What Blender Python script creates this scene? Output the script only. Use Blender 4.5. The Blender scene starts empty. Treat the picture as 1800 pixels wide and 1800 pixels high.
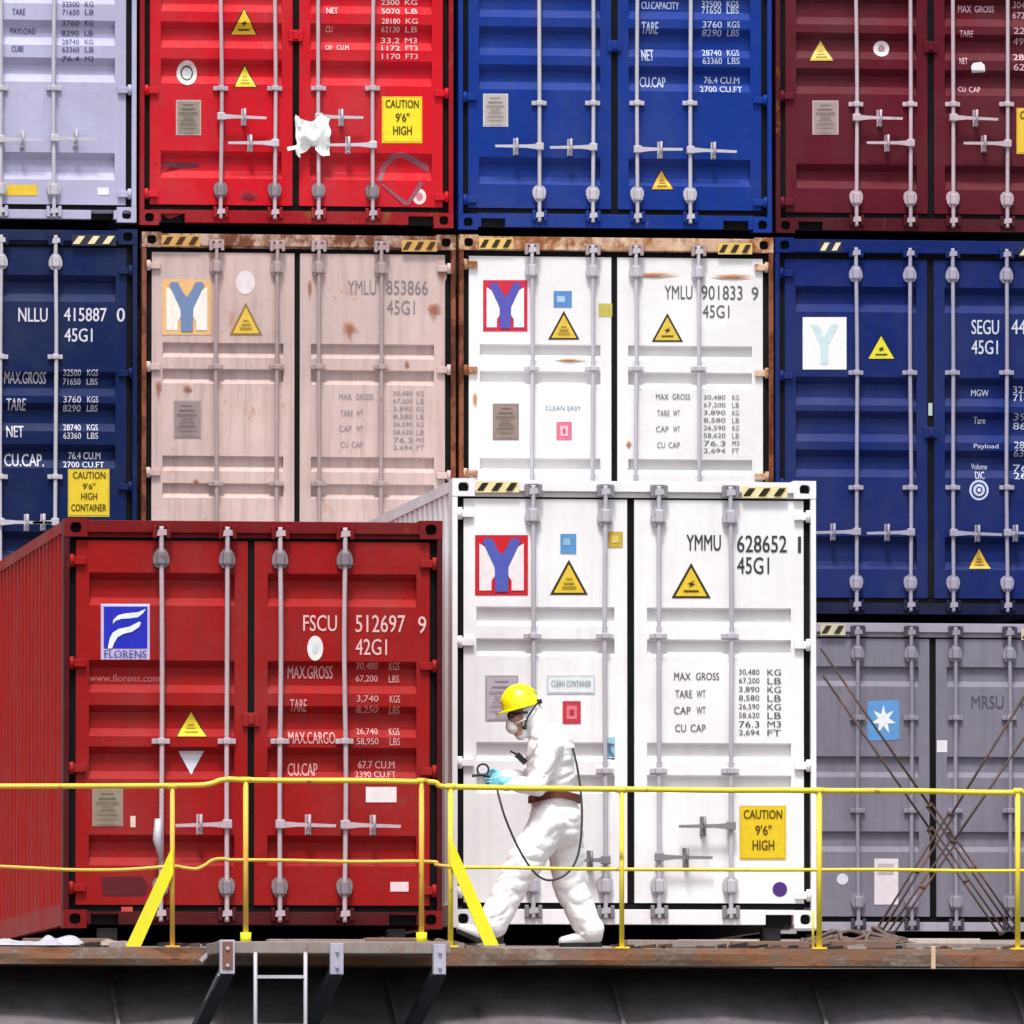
import bpy, bmesh, math, random
from mathutils import Vector, noise, Matrix
random.seed(7)
C = bpy.context.scene.collection
SC = bpy.context.scene

# ------------------------------------------------------------------ camera
F = 20000.0                      # focal length in photo pixels (photo 1800 px wide)
PSI, PIT = math.atan(0.13), math.atan(0.059)
ZC = 1.9                         # lens height above the water
cp, sp, cs, ss = math.cos(PIT), math.sin(PIT), math.cos(PSI), math.sin(PSI)
FW = Vector((ss*cp, cs*cp, sp)); RT = Vector((cs, -ss, 0)); UP = RT.cross(FW)
cam = bpy.data.cameras.new('camera'); cam.sensor_width = 36; cam.lens = 36*F/1800
cam.clip_start = 1; cam.clip_end = 6000
co = bpy.data.objects.new('camera', cam); C.objects.link(co); SC.camera = co
co.matrix_world = Matrix(((RT.x, UP.x, -FW.x, 0), (RT.y, UP.y, -FW.y, 0), (RT.z, UP.z, -FW.z, ZC), (0, 0, 0, 1)))

def at(px, py, Y):
    """world point on the plane y = Y seen at photo pixel (px, py)"""
    d = FW + RT*((px-900)/F) + UP*((900-py)/F)
    p = d*(Y/d.y); p.z += ZC
    return p

# ------------------------------------------------------------------ light
SUN = Vector((-0.16, -0.62, 1.35)).normalized()
w = bpy.data.worlds.new('World'); SC.world = w; w.use_nodes = True
nt = w.node_tree; bg = nt.nodes['Background']
sk = nt.nodes.new('ShaderNodeTexSky'); sk.sky_type = 'NISHITA'; sk.sun_disc = False
sk.sun_elevation = math.asin(SUN.z); sk.sun_rotation = math.atan2(SUN.x, SUN.y)
sk.dust_density = 4; sk.air_density = 1.0
hs = nt.nodes.new('ShaderNodeHueSaturation'); hs.inputs['Saturation'].default_value = 0.30
nt.links.new(sk.outputs[0], hs.inputs['Color']); nt.links.new(hs.outputs[0], bg.inputs[0])
bg.inputs[1].default_value = 0.085
sl = bpy.data.lights.new('sun', 'SUN'); sl.energy = 1.5; sl.angle = math.radians(10); sl.color = (1, 0.965, 0.92)
so = bpy.data.objects.new('sun', sl); C.objects.link(so); so.location = (0, 0, 60)
so.rotation_euler = SUN.to_track_quat('Z', 'Y').to_euler()
SC.view_settings.view_transform = 'Standard'; SC.view_settings.look = 'None'
SC.view_settings.exposure = 1.25; SC.view_settings.gamma = 1

# ------------------------------------------------------------------ materials
def lin(c): return tuple((v/255/12.92 if v <= 10 else ((v/255+0.055)/1.055)**2.4) for v in c)
def scl(c, k): return tuple(v*k for v in c)

def newmat(name):
    m = bpy.data.materials.new(name); m.use_nodes = True
    t = m.node_tree; b = t.nodes['Principled BSDF']
    return m, t, b

def paint(name, rgb, rust=0.35, grime=0.35, rough=0.5, metal=0.0, rustcol=(0.20, 0.065, 0.022), bump=0.25, spec=0.35, scale=1.0, wear=0.4):
    """weathered paint: tone drift, vertical dirt streaks, rust blooms; world coordinates so no two things repeat"""
    m, t, b = newmat(name); N, L = t.nodes, t.links
    g = N.new('ShaderNodeNewGeometry')
    def mp(s):
        v = N.new('ShaderNodeMapping'); v.inputs['Scale'].default_value = s
        L.new(g.outputs['Position'], v.inputs['Vector']); return v
    def nz(s, sc, det=6, ro=0.6):
        v = mp(s); n = N.new('ShaderNodeTexNoise'); n.inputs['Scale'].default_value = sc*scale
        n.inputs['Detail'].default_value = det; n.inputs['Roughness'].default_value = ro
        L.new(v.outputs[0], n.inputs['Vector']); return n
    def ramp(n, a, c):
        r = N.new('ShaderNodeMapRange'); r.inputs[1].default_value = a; r.inputs[2].default_value = c
        r.clamp = True; L.new(n.outputs[0], r.inputs[0]); return r
    def mix(fac, a, c, mode='MIX'):
        x = N.new('ShaderNodeMix'); x.data_type = 'RGBA'; x.blend_type = mode
        for s, v in ((x.inputs[0], fac), (x.inputs[6], a), (x.inputs[7], c)):
            if hasattr(v, 'is_output'): L.new(v, s)
            else: s.default_value = v if isinstance(v, float) else (*v, 1)
        return x.outputs[2]
    big = ramp(nz((1, 1, 1), 1.3), 0.3, 0.7)
    col = mix(big.outputs[0], scl(rgb, 0.90), scl(rgb, 1.08))
    st = ramp(nz((9, 9, 0.5), 1.6, 6, 0.68), 0.46, 0.72)
    mm = N.new('ShaderNodeMath'); mm.operation = 'MULTIPLY'; mm.inputs[1].default_value = grime
    L.new(st.outputs[0], mm.inputs[0])
    avg = sum(rgb)/3
    col = mix(mm.outputs[0], col, tuple(0.50*v + 0.09*avg + 0.003 for v in rgb))
    fd = ramp(nz((1, 1, 0.6), 1.3, 7, 0.7), 0.46, 0.70)
    m4 = N.new('ShaderNodeMath'); m4.operation = 'MULTIPLY'; m4.inputs[1].default_value = wear
    L.new(fd.outputs[0], m4.inputs[0])
    col = mix(m4.outputs[0], col, tuple(min(0.9, 0.78*v+0.10*avg+0.014) for v in rgb))
    sc_ = ramp(nz((1.2, 1.2, 26), 3.2, 4, 0.6), 0.70, 0.76)
    sm_ = ramp(nz((1, 1, 1), 2.1, 3, 0.5), 0.52, 0.62)
    m5 = N.new('ShaderNodeMath'); m5.operation = 'MULTIPLY'; L.new(sc_.outputs[0], m5.inputs[0]); L.new(sm_.outputs[0], m5.inputs[1])
    m6 = N.new('ShaderNodeMath'); m6.operation = 'MULTIPLY'; m6.inputs[1].default_value = wear; L.new(m5.outputs[0], m6.inputs[0])
    col = mix(m6.outputs[0], col, tuple(min(0.8, 0.6*v+0.16) for v in rgb) if avg < .35 else scl(rgb, 0.62))
    if rust > 0:
        a = ramp(nz((1.0, 1.0, 0.7), 5.5, 9, 0.72), 0.715-0.28*rust, 0.80-0.24*rust)
        col = mix(a.outputs[0], col, rustcol)
        a2 = ramp(nz((5, 5, 0.45), 2.3, 7, 0.7), 0.71-0.22*rust, 0.92-0.18*rust)
        m2 = N.new('ShaderNodeMath'); m2.operation = 'MULTIPLY'; m2.inputs[1].default_value = 0.6
        L.new(a2.outputs[0], m2.inputs[0])
        col = mix(m2.outputs[0], col, scl(rustcol, 1.5))
    L.new(col, b.inputs['Base Color'])
    b.inputs['Metallic'].default_value = metal
    b.inputs['Specular IOR Level'].default_value = spec
    rr = N.new('ShaderNodeMapRange'); rr.inputs[3].default_value = rough-0.10; rr.inputs[4].default_value = rough+0.15
    L.new(big.outputs[0], rr.inputs[0]); L.new(rr.outputs[0], b.inputs['Roughness'])
    if bump:
        bn = nz((1, 1, 1), 2.2, 5); bp = N.new('ShaderNodeBump'); bp.inputs['Strength'].default_value = bump
        bp.inputs['Distance'].default_value = 0.03
        L.new(bn.outputs[0], bp.inputs['Height']); L.new(bp.outputs[0], b.inputs['Normal'])
    return m

_flat = {}
def decal(rgb8, rough=0.55):
    k = tuple(rgb8)
    if k not in _flat:
        m, t, b = newmat('decal_%d_%d_%d' % k); c = scl(lin(k), 0.86)
        n = t.nodes.new('ShaderNodeTexNoise'); n.inputs['Scale'].default_value = 22; n.inputs['Detail'].default_value = 6
        g = t.nodes.new('ShaderNodeNewGeometry'); t.links.new(g.outputs['Position'], n.inputs['Vector'])
        x = t.nodes.new('ShaderNodeMix'); x.data_type = 'RGBA'
        x.inputs[6].default_value = (*scl(c, 0.74), 1); x.inputs[7].default_value = (*scl(c, 1.12), 1)
        t.links.new(n.outputs[0], x.inputs[0]); t.links.new(x.outputs[2], b.inputs['Base Color'])
        b.inputs['Roughness'].default_value = rough; b.inputs['Specular IOR Level'].default_value = 0.3
        _flat[k] = m
    return _flat[k]

RUBBER = paint('rubber_gasket', (0.005, 0.005, 0.0055), 0, 0.1, 0.8, bump=0, spec=0.1)
DARKIN = paint('pocket_dark', (0.006, 0.006, 0.006), 0, 0, 0.8, bump=0)
GALV = paint('galvanised_steel', (0.50, 0.48, 0.53), 0.06, 0.25, 0.42, 0.25, bump=0.1)
GALVD = paint('dirty_steel', (0.24, 0.23, 0.25), 0.35, 0.4, 0.5, 0.3, bump=0.15)
YELLOW = paint('yellow_paint', (0.76, 0.60, 0.04), 0.42, 0.15, 0.45, bump=0.1)
YELBR = paint('bright_yellow_paint', (0.80, 0.74, 0.01), 0.30, 0.1, 0.45, bump=0.1)
BLACKST = paint('black_steel', (0.012, 0.011, 0.012), 0.25, 0.3, 0.6)

# ------------------------------------------------------------------ mesh helpers
def tag(o, label=None, cat=None, group=None, kind=None):
    for k, v in (('label', label), ('category', cat), ('group', group), ('kind', kind)):
        if v: o[k] = v
    return o
def empty(name, loc, label, cat, group=None):
    o = bpy.data.objects.new(name, None); C.objects.link(o); o.location = loc; o.empty_display_size = 0.3
    return tag(o, label, cat, group)
def link(name, me, parent=None):
    o = bpy.data.objects.new(name, me); C.objects.link(o)
    if parent: o.parent = parent
    return o

def spline(pts, n=10):
    out = []
    P = [pts[0]]+pts+[pts[-1]]
    for i in range(1, len(P)-2):
        for k_ in range(n):
            t_ = k_/n; a, b_, c, d = P[i-1], P[i], P[i+1], P[i+2]
            out.append(0.5*((2*b_)+(c-a)*t_+(2*a-5*b_+4*c-d)*t_*t_+(3*b_-a-3*c+d)*t_**3))
    return out+[pts[-1]]

class MB:
    """gathers boxes, bars and tubes into ONE mesh"""
    def __init__(s): s.bm = bmesh.new(); s.mi = 0
    def face(s, pts):
        f = s.bm.faces.new([s.bm.verts.new(p) for p in pts]); f.material_index = s.mi; return f
    def box(s, x0, x1, y0, y1, z0, z1, bev=0.0):
        a = bmesh.new(); bmesh.ops.create_cube(a, size=1)
        for v in a.verts:
            v.co = Vector(((x0+x1)/2+v.co.x*(x1-x0), (y0+y1)/2+v.co.y*(y1-y0), (z0+z1)/2+v.co.z*(z1-z0)))
        if bev: bmesh.ops.bevel(a, geom=a.edges[:], offset=bev, segments=2, affect='EDGES', profile=0.6)
        s.join(a)
    def join(s, a, smooth=False):
        mp = {}
        for v in a.verts: mp[v] = s.bm.verts.new(v.co)
        for f in a.faces:
            try:
                g = s.bm.faces.new([mp[v] for v in f.verts]); g.material_index = s.mi; g.smooth = smooth or f.smooth
            except ValueError: pass
        a.free()
    def tube(s, pts, r, n=10, caps=True, rs=None):
        pts = [Vector(p) for p in pts]; rings = []
        for i, p in enumerate(pts):
            d = (pts[min(i+1, len(pts)-1)] - pts[max(i-1, 0)]).normalized()
            u = d.orthogonal().normalized() if i == 0 else (u - d*u.dot(d)).normalized()
            v = d.cross(u); q = rs[i] if rs else r
            rings.append([s.bm.verts.new(p + u*math.cos(2*math.pi*k/n)*q + v*math.sin(2*math.pi*k/n)*q) for k in range(n)])
        for a, b in zip(rings, rings[1:]):
            for k in range(n):
                f = s.bm.faces.new((a[k], a[(k+1) % n], b[(k+1) % n], b[k])); f.smooth = True; f.material_index = s.mi
        if caps:
            for r_ in (rings[0][::-1], rings[-1]):
                f = s.bm.faces.new(r_); f.material_index = s.mi
    def bar(s, p, q, wd, th, side=Vector((1, 0, 0))):
        """rectangular bar from p to q, wd across, th deep"""
        p, q = Vector(p), Vector(q); d = (q-p).normalized(); n = d.cross(side)
        n = n.normalized() if n.length > 1e-4 else d.orthogonal(); u = n.cross(d).normalized()
        c = [p+u*(a*wd/2)+n*(b*th/2) for a, b in ((-1, -1), (1, -1), (1, 1), (-1, 1))]
        e = [v+(q-p) for v in c]
        A = [s.bm.verts.new(v) for v in c]; B = [s.bm.verts.new(v) for v in e]
        fs = [A[::-1], B]+[[A[k], A[(k+1) % 4], B[(k+1) % 4], B[k]] for k in range(4)]
        for f in fs: s.bm.faces.new(f).material_index = s.mi
    def prism(s, poly, y0, y1):
        """polygon in the xz plane extruded from y0 to y1"""
        A = [s.bm.verts.new((x, y0, z)) for x, z in poly]; B = [s.bm.verts.new((x, y1, z)) for x, z in poly]
        n = len(poly)
        s.bm.faces.new(A).material_index = s.mi; s.bm.faces.new(B[::-1]).material_index = s.mi
        for k in range(n): s.bm.faces.new((A[k], B[k], B[(k+1) % n], A[(k+1) % n])).material_index = s.mi
    def build(s, name, mats, parent=None, recalc=True):
        if recalc: bmesh.ops.recalc_face_normals(s.bm, faces=s.bm.faces[:])
        me = bpy.data.meshes.new(name); s.bm.to_mesh(me); s.bm.free()
        for m in (mats if isinstance(mats, (list, tuple)) else [mats]): me.materials.append(m)
        return link(name, me, parent)

_txt = {}
def text_polys(body):
    """flat letter shapes as (verts2d, faces), cached"""
    if body not in _txt:
        cu = bpy.data.curves.new('t', 'FONT'); cu.body = body; cu.size = 1; cu.resolution_u = 3
        ob = bpy.data.objects.new('t', cu); me = bpy.data.meshes.new_from_object(ob)
        vs = [(v.co.x, v.co.y) for v in me.vertices]; fs = [tuple(p.vertices) for p in me.polygons]
        bpy.data.objects.remove(ob); bpy.data.curves.remove(cu); bpy.data.meshes.remove(me)
        _txt[body] = (vs, fs)
    return _txt[body]

# ------------------------------------------------------------------ container
GROUP = 'shipping containers stacked on the barge'
class Box:
    YD = 0.032        # door skin behind the corner posts
    def __init__(s, label, Y, xl, xr, yt, yb, yh, ys, xc, color, frame=None, grooves=(), depth=0.050, ramp=16, rods=(),
                 guides=(), handles=(), hinges=(), rodmat=None, handlemat=None, stripes=None, length=12.192, hingemat=None, cams=True,
                 xgap=12, pockets=(), margin=0.085, post=None, wall=None, sill=None, bracketmat=None):
        s.Y, s.xl, s.xr, s.xc = Y, xl, xr, xc
        xm, ym = (xl+xr)/2, (max(yt, 0)+yb)/2
        s.x0 = at(xl, ym, Y).x; s.z0 = at(xm, yb, Y).z
        s.W = at(xr, ym, Y).x - s.x0; s.H = at(xm, yt, Y).z - s.z0
        s.zh = at(xm, yh, Y).z - s.z0; s.zs = at(xm, ys, Y).z - s.z0
        s.root = empty('shipping_container', (s.x0, Y, s.z0), label, 'shipping container', GROUP)
        s.depth, s.col = depth, color
        k = Y/F
        s.k = k
        fr = frame or color
        W, H, zh, zs = s.W, s.H, s.zh, s.zs
        # grooves -> local z
        s.gr = []
        for a, b in grooves:
            za = s.P(xl+140, a)[1]; zb = s.P(xl+140, b)[1]; s.gr.append((za, zb, ramp*k))
        s.tf = 0.78 if ramp > 12 else 0.30
        s.gr.sort(key=lambda g: -g[0])
        pw = 0.036
        ch, cw = 0.118, 0.150
        # ---- corner posts
        for sx in (0, 1):
            m = MB(); a = 0.0 if sx == 0 else W-pw
            m.box(a, a+pw, 0, 0.13, ch, H-ch, 0.004)
            b0 = (pw, pw+0.05) if sx == 0 else (W-pw-0.05, W-pw)
            m.box(b0[0], b0[1], 0.085, 0.13, ch, H-ch)
            m.build('corner_post', post or fr, s.root)
        # ---- corner castings with their oval holes
        for sx in (0, 1):
            for top in (0, 1):
                for back in (0, 1):
                    m = MB(); xa = 0 if sx == 0 else W-cw; za = 0 if top == 0 else H-ch
                    sgn = -0.003 if not back else 0
                    y0, y1 = (sgn, 0.175) if not back else (length-0.175, length)
                    if back: m.box(xa, xa+cw, y0, y1, za, za+ch, 0.006)
                    else:
                        cx, cz = xa+cw/2, za+ch/2; hw, hh = 0.036, 0.034
                        ring = [(cx+hw*math.copysign(abs(math.cos(t))**0.7, math.cos(t)), cz+hh*math.copysign(abs(math.sin(t))**0.7, math.sin(t))) for t in [2*math.pi*i/16 for i in range(16)]]
                        outer = []
                        for (x, z) in ring:
                            dx, dz = x-cx, z-cz; q = max(abs(dx)/(cw/2), abs(dz)/(ch/2)); outer.append((cx+dx/q, cz+dz/q))
                        # snap four corners
                        for ccx in (xa, xa+cw):
                            for ccz in (za, za+ch):
                                i = min(range(16), key=lambda i: (outer[i][0]-ccx)**2+(outer[i][1]-ccz)**2); outer[i] = (ccx, ccz)
                        for i in range(16):
                            j = (i+1) % 16
                            m.face([(ring[i][0], y0, ring[i][1]), (ring[j][0], y0, ring[j][1]), (outer[j][0], y0, outer[j][1]), (outer[i][0], y0, outer[i][1])])
                            m.face([(ring[i][0], y0, ring[i][1]), (ring[j][0], y0, ring[j][1]), (ring[j][0], y0+0.06, ring[j][1]), (ring[i][0], y0+0.06, ring[i][1])])
                            m.face([(outer[i][0], y0, outer[i][1]), (outer[j][0], y0, outer[j][1]), (outer[j][0], y1, outer[j][1]), (outer[i][0], y1, outer[i][1])])
                        m.mi = 1
                        m.face([(x, y0+0.06, z) for x, z in ring]); m.mi = 0
                        m.face([(x, y1, z) for x, z in outer])
                    m.build('corner_casting', [fr, DARKIN], s.root)
        # ---- header and sill
        m = MB(); m.box(cw, W-cw, 0.0, 0.10, zh+0.046, H-0.012, 0.004); m.box(pw, W-pw, 0.03, 0.12, zh+0.046, H-ch-0.001)
        s.header = m.build('header', fr, s.root)
        m = MB(); pl = sorted([(s.P(a, yb)[0], s.P(b, yb)[0]) for a, b in pockets]); e = cw
        ztop = zs-0.040
        for a, b in pl:
            a, b = max(a, cw), min(b, W-cw)
            m.box(e, a, 0, 0.11, 0.022, ztop, 0.004); m.box(a, b, 0, 0.11, 0.090, ztop, 0.0)
            m.mi = 1; m.box(a, b, 0.09, 0.14, 0.025, 0.0895); m.mi = 0; e = b
        m.box(e, W-cw, 0, 0.11, 0.022, ztop, 0.004); m.box(pw, W-pw, 0.03, 0.10, zs-0.06, zs-0.041)
        m.build('sill', [sill or fr, DARKIN], s.root)
        # ---- gasket: the black rubber behind the door leaves
        gx = s.P(xc, (yt+yb)/2)[0]; s.gx = gx; gh = xgap*k/2
        m = MB(); m.box(pw+0.002, W-pw-0.002, 0.086, 0.100, zs-0.028, zh+0.032)
        m.box(pw+0.004, pw+0.0425, 0.042, 0.085, zs-0.024, zh+0.028)
        m.box(W-pw-0.0425, W-pw-0.004, 0.042, 0.085, zs-0.024, zh+0.028)
        m.box(gx-gh+0.0015, gx+gh-0.0015, 0.046, 0.085, zs+0.006, zh-0.006)
        m.box(pw+0.045, W-pw-0.045, 0.046, 0.085, zh, zh+0.045); m.box(pw+0.045, W-pw-0.045, 0.046, 0.085, zs-0.039, zs)
        m.build('door_gasket', RUBBER, s.root)
        # ---- door leaves
        s.panels = []
        for xa, xb in ((pw+0.044, gx-gh), (gx+gh, W-pw-0.044)):
            pa, pb = xa+margin, xb-margin; s.panels.append((pa, pb))
            m = MB(); yd = s.YD; zt, zb = zh-0.004, zs+0.004
            m.face([(xa, yd, zb), (pa, yd, zb), (pa, yd, zt), (xa, yd, zt)])
            m.face([(pb, yd, zb), (xb, yd, zb), (xb, yd, zt), (pb, yd, zt)])
            prof = [(zt, yd)]
            for ga, gb, r in s.gr:
                if ga > zt or gb < zb: continue
                prof += [(ga, yd), (ga-r*s.tf, yd+depth), (gb+r*0.9, yd+depth), (gb, yd)]
                for xe in (pa, pb):
                    m.face([(xe, yd, ga), (xe, yd+depth, ga-r*s.tf), (xe, yd+depth, gb+r*0.9), (xe, yd, gb)])
            prof.append((zb, yd))
            for (z1, y1), (z2, y2) in zip(prof, prof[1:]):
                m.face([(pa, y1, z1), (pb, y1, z1), (pb, y2, z2), (pa, y2, z2)])
            for q in ([(xa, yd, zb), (xa, yd, zt), (xa, 0.084, zt), (xa, 0.084, zb)], [(xb, yd, zb), (xb, yd, zt), (xb, 0.084, zt), (xb, 0.084, zb)],
                      [(xa, yd, zt), (xb, yd, zt), (xb, 0.084, zt), (xa, 0.084, zt)], [(xa, yd, zb), (xb, yd, zb), (xb, 0.084, zb), (xa, 0.084, zb)]):
                m.face(q)
            bmesh.ops.remove_doubles(m.bm, verts=m.bm.verts[:], dist=1e-5)
            m.build('door', color, s.root)
        # ---- side walls, roof, floor, front wall
        n = int(length/0.278); p = (length-0.30)/n
        for sx in (0, 1):
            m = MB(); xo = 0.004 if sx == 0 else W-0.004; dn = 0.036 if sx == 0 else -0.036
            prof = [(xo, 0.13)]
            for i in range(n):
                y = 0.15+i*p
                prof += [(xo, y+0.02), (xo, y+0.09), (xo+dn, y+0.158), (xo+dn, y+0.228)]
            prof.append((xo, length-0.13))
            for (x1, y1), (x2, y2) in zip(prof, prof[1:]):
                m.face([(x1, y1, 0.15), (x2, y2, 0.15), (x2, y2, H-0.075), (x1, y1, H-0.075)])
            ra = (0, 0.06) if sx == 0 else (W-0.06, W)
            m.box(*ra, 0.175, length-0.175, H-0.085, H-0.012); m.box(*ra, 0.175, length-0.175, 0.02, 0.155)
            m.build('side_wall', wall or fr, s.root, recalc=False)
        m = MB()
        nr = 40; rp = (length-0.3)/nr
        prof = [(0.05, H-0.03)]
        for i in range(nr):
            y = 0.15+i*rp
            prof += [(y, H-0.03), (y+0.06, H-0.016), (y+0.18, H-0.016), (y+0.24, H-0.03)]
        prof.append((length-0.03, H-0.03))
        for (y1, z1), (y2, z2) in zip(prof, prof[1:]): m.face([(0.05, y1, z1), (W-0.05, y1, z1), (W-0.05, y2, z2), (0.05, y2, z2)])
        m.build('roof', fr, s.root)
        m = MB(); m.box(0.05, W-0.05, 0.14, length-0.02, 0.12, 0.16); m.box(0.02, W-0.02, length-0.05, length-0.012, 0.1, H-0.05)
        m.build('floor_and_front_wall', fr, s.root)
        # ---- hinges
        for hy in hinges:
            for sx in (0, 1):
                z = s.P(xl if sx == 0 else xr, hy+(0 if sx == 0 else 6))[1]
                if not zs < z < zh: continue
                m = MB(); sg = 1 if sx == 0 else -1; o = 0 if sx == 0 else W
                a, b = o+sg*0.012, o+sg*0.145
                m.box(min(a, b), max(a, b), 0.004, 0.030, z-0.026, z+0.026, 0.006)
                m.tube([(o+sg*0.052, 0.004, z-0.04), (o+sg*0.052, 0.004, z+0.04)], 0.016, 8)
                m.build('hinge', hingemat or color, s.root)
        # ---- lock rods
        rm = rodmat or GALV; s.rodobs = []
        yc = 0.0
        for rx in rods:
            x = s.P(rx, (max(yt, 0)+yb)/2)[0]
            bd = [random.uniform(-.007, .007) for _ in range(2)]
            m = MB(); m.tube(spline([Vector((x, yc-0.014, zs-0.105)), Vector((x, yc-0.014, zs+0.1)), Vector((x+bd[0], yc-0.014, zs+(zh-zs)*.36)), Vector((x+bd[1], yc-0.014, zs+(zh-zs)*.7)), Vector((x, yc-0.014, zh-0.1)), Vector((x, yc-0.014, zh+0.085))], 5), 0.0155, 10)
            for zz in (zs-0.05, zh+0.045):          # cams
                m.prism([(x-0.030, zz-0.022), (x+0.034, zz-0.015), (x+0.030, zz+0.022), (x-0.024, zz+0.018)], -0.030, -0.004)
            o = m.build('lock_rod', rm, s.root); s.rodobs.append((x, o))
            for zz in (zs-0.055, zh+0.05):           # keepers on header and sill
                kp = MB()
                for sg in (-1, 1): kp.box(x+sg*0.045-0.013, x+sg*0.045+0.013, -0.034, -0.001, zz-0.042, zz+0.042, 0.006)
                kp.box(x-0.05, x+0.05, -0.010, -0.001, zz+0.030 if zz > zh else zz-0.046, zz+0.046 if zz > zh else zz-0.030)
                kp.build('cam_keeper', (fr if zz > zh else (sill or fr)) if cams is True else cams, o)
            for zz, up in ((zh-0.115, 1), (zs+0.115, -1)):   # pear-shaped bearing brackets
                br = MB(); pts = []
                for t in range(14):
                    a = 2*math.pi*t/14; rr = 0.052*(1-0.22*math.sin(a)*up)
                    pts.append((x+rr*math.cos(a), zz+1.35*0.052*math.sin(a)))
                br.prism(pts, -0.001, 0.030)
                br.box(x-0.027, x+0.027, -0.042, 0.0, zz-0.045, zz+0.045, 0.012)
                for sg in (-1, 1): br.tube([(x+sg*0.036, -0.008, zz-0.03), (x+sg*0.036, 0.0, zz-0.03)], 0.009, 6)
                br.build('rod_bracket', bracketmat or rm, o)
            for gy in guides:
                z = s.P(rx, gy)[1]
                if not zs < z < zh: continue
                br = MB(); br.box(x-0.058, x+0.058, 0.006, 0.031, z-0.017, z+0.017, 0.004); br.box(x-0.026, x+0.026, -0.038, 0.006, z-0.02, z+0.02, 0.008)
                br.build('rod_guide', rm, o)
        hm = handlemat or rm
        for ri, dr, hy, ln in handles:
            x, o = s.rodobs[ri]; z = s.P(rods[ri], hy)[1]; L_ = ln*k*dr
            m = MB(); m.box(x-0.030, x+0.030, -0.046, 0.006, z-0.028, z+0.030, 0.008)
            tl = random.uniform(-.010, .006)
            m.prism([(x, z+0.020), (x, z-0.026), (x+L_*0.30, z-0.014+tl*.3), (x+L_, z-0.013+tl), (x+L_*1.01, z+0.006+tl), (x+L_*0.3, z+0.012+tl*.3)], -0.050, -0.036)
            hx = x+L_*0.52
            m.build('handle', hm, o)
            c = MB(); c.box(hx-0.014, hx+0.014, -0.034, 0.031, z-0.062, z-0.024, 0.006); c.box(hx-0.010, hx+0.010, -0.062, 0.031, z+0.010, z+0.062, 0.005)
            c.tube([(hx, -0.064, z+0.058), (hx, -0.064, z-0.052)], 0.007, 6)
            c.box(hx-0.020, hx+0.020, 0.020, 0.031, z-0.066, z+0.064)
            c.build('handle_catch', hm, o)
        # ---- hazard stripes on the header ends
        if stripes:
            cols, spans = stripes
            for a, b in spans:
                y1 = yt+ (6 if a < xc else 10); hgt = 20
                y1 += (a-xm)*0.012
                s.sign('hazard_stripe', [(cols[0], [(a, y1), (b, y1), (b, y1+hgt), (a, y1+hgt)])] +
                       [(cols[1], [(a+(i+.46)*d_, y1+3), (a+(i+.90)*d_, y1+3), (a+(i+.52)*d_, y1+hgt-3), (a+(i+.06)*d_, y1+hgt-3)]) for d_ in [(b-a)/(3 if b-a > 50 else 2)] for i in range(3 if b-a > 50 else 2)], y=-0.002)
    def catch(s, px, py, mat):
        x, z = s.P(px, py); m = MB(); m.box(x-0.055, x+0.055, 0.010, s.YD-0.001, z-0.045, z+0.045, 0.006); m.box(x-0.02, x+0.02, -0.008, 0.010, z-0.03, z+0.03, 0.006); m.build('door_catch', mat, s.root)
    # pixel -> local x, z on the plane of the door face
    def P(s, px, py):
        p = at(px, py, s.Y); return p.x-s.x0, p.z-s.z0
    def surf(s, x, z):
        if not any(a-1e-4 <= x <= b+1e-4 for a, b in s.panels): return s.YD
        for ga, gb, r in s.gr:
            if gb <= z <= ga:
                if z > ga-r*s.tf: return s.YD+s.depth*(ga-z)/(r*s.tf)
                if z < gb+r*0.9: return s.YD+s.depth*(z-gb)/(r*0.9)
                return s.YD+s.depth
        return s.YD
    def drape(s, bm, off, y=None):
        """cut the flat marking at the bends of the door skin and lay it on the skin"""
        if y is not None:
            for v in bm.verts: v.co.y = y-off
            return
        zs_ = [v.co.z for v in bm.verts]; lo, hi = min(zs_), max(zs_)
        for ga, gb, r in s.gr:
            for zc in (ga, ga-r*s.tf, gb+r*0.9, gb):
                if lo < zc < hi:
                    bmesh.ops.bisect_plane(bm, geom=bm.verts[:]+bm.edges[:]+bm.faces[:], plane_co=(0, 0, zc), plane_no=(0, 0, 1), dist=1e-6)
        for v in bm.verts: v.co.y = s.surf(v.co.x, v.co.z)-off
    def sign(s, name, layers, y=None, parent=None, base=0.003):
        """flat sticker or panel: [(rgb8 or material, pixel polygon), ...] from the bottom layer up"""
        out = MB(); mats = []
        for i, (c, poly) in enumerate(layers):
            mt = c if not isinstance(c, tuple) else decal(c)
            if mt not in mats: mats.append(mt)
            b = bmesh.new(); q = [s.P(*p) for p in poly]
            b.faces.new([b.verts.new((x, 0, z)) for x, z in q]).normal_update()
            bmesh.ops.triangulate(b, faces=b.faces[:])
            s.drape(b, base+0.0022*i, y); out.mi = mats.index(mt)
            for f in b.faces:
                f.normal_update()
                if f.normal.y > 0: f.normal_flip()
            out.join(b)
        return out.build(name, mats, parent or s.root, recalc=False)
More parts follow.
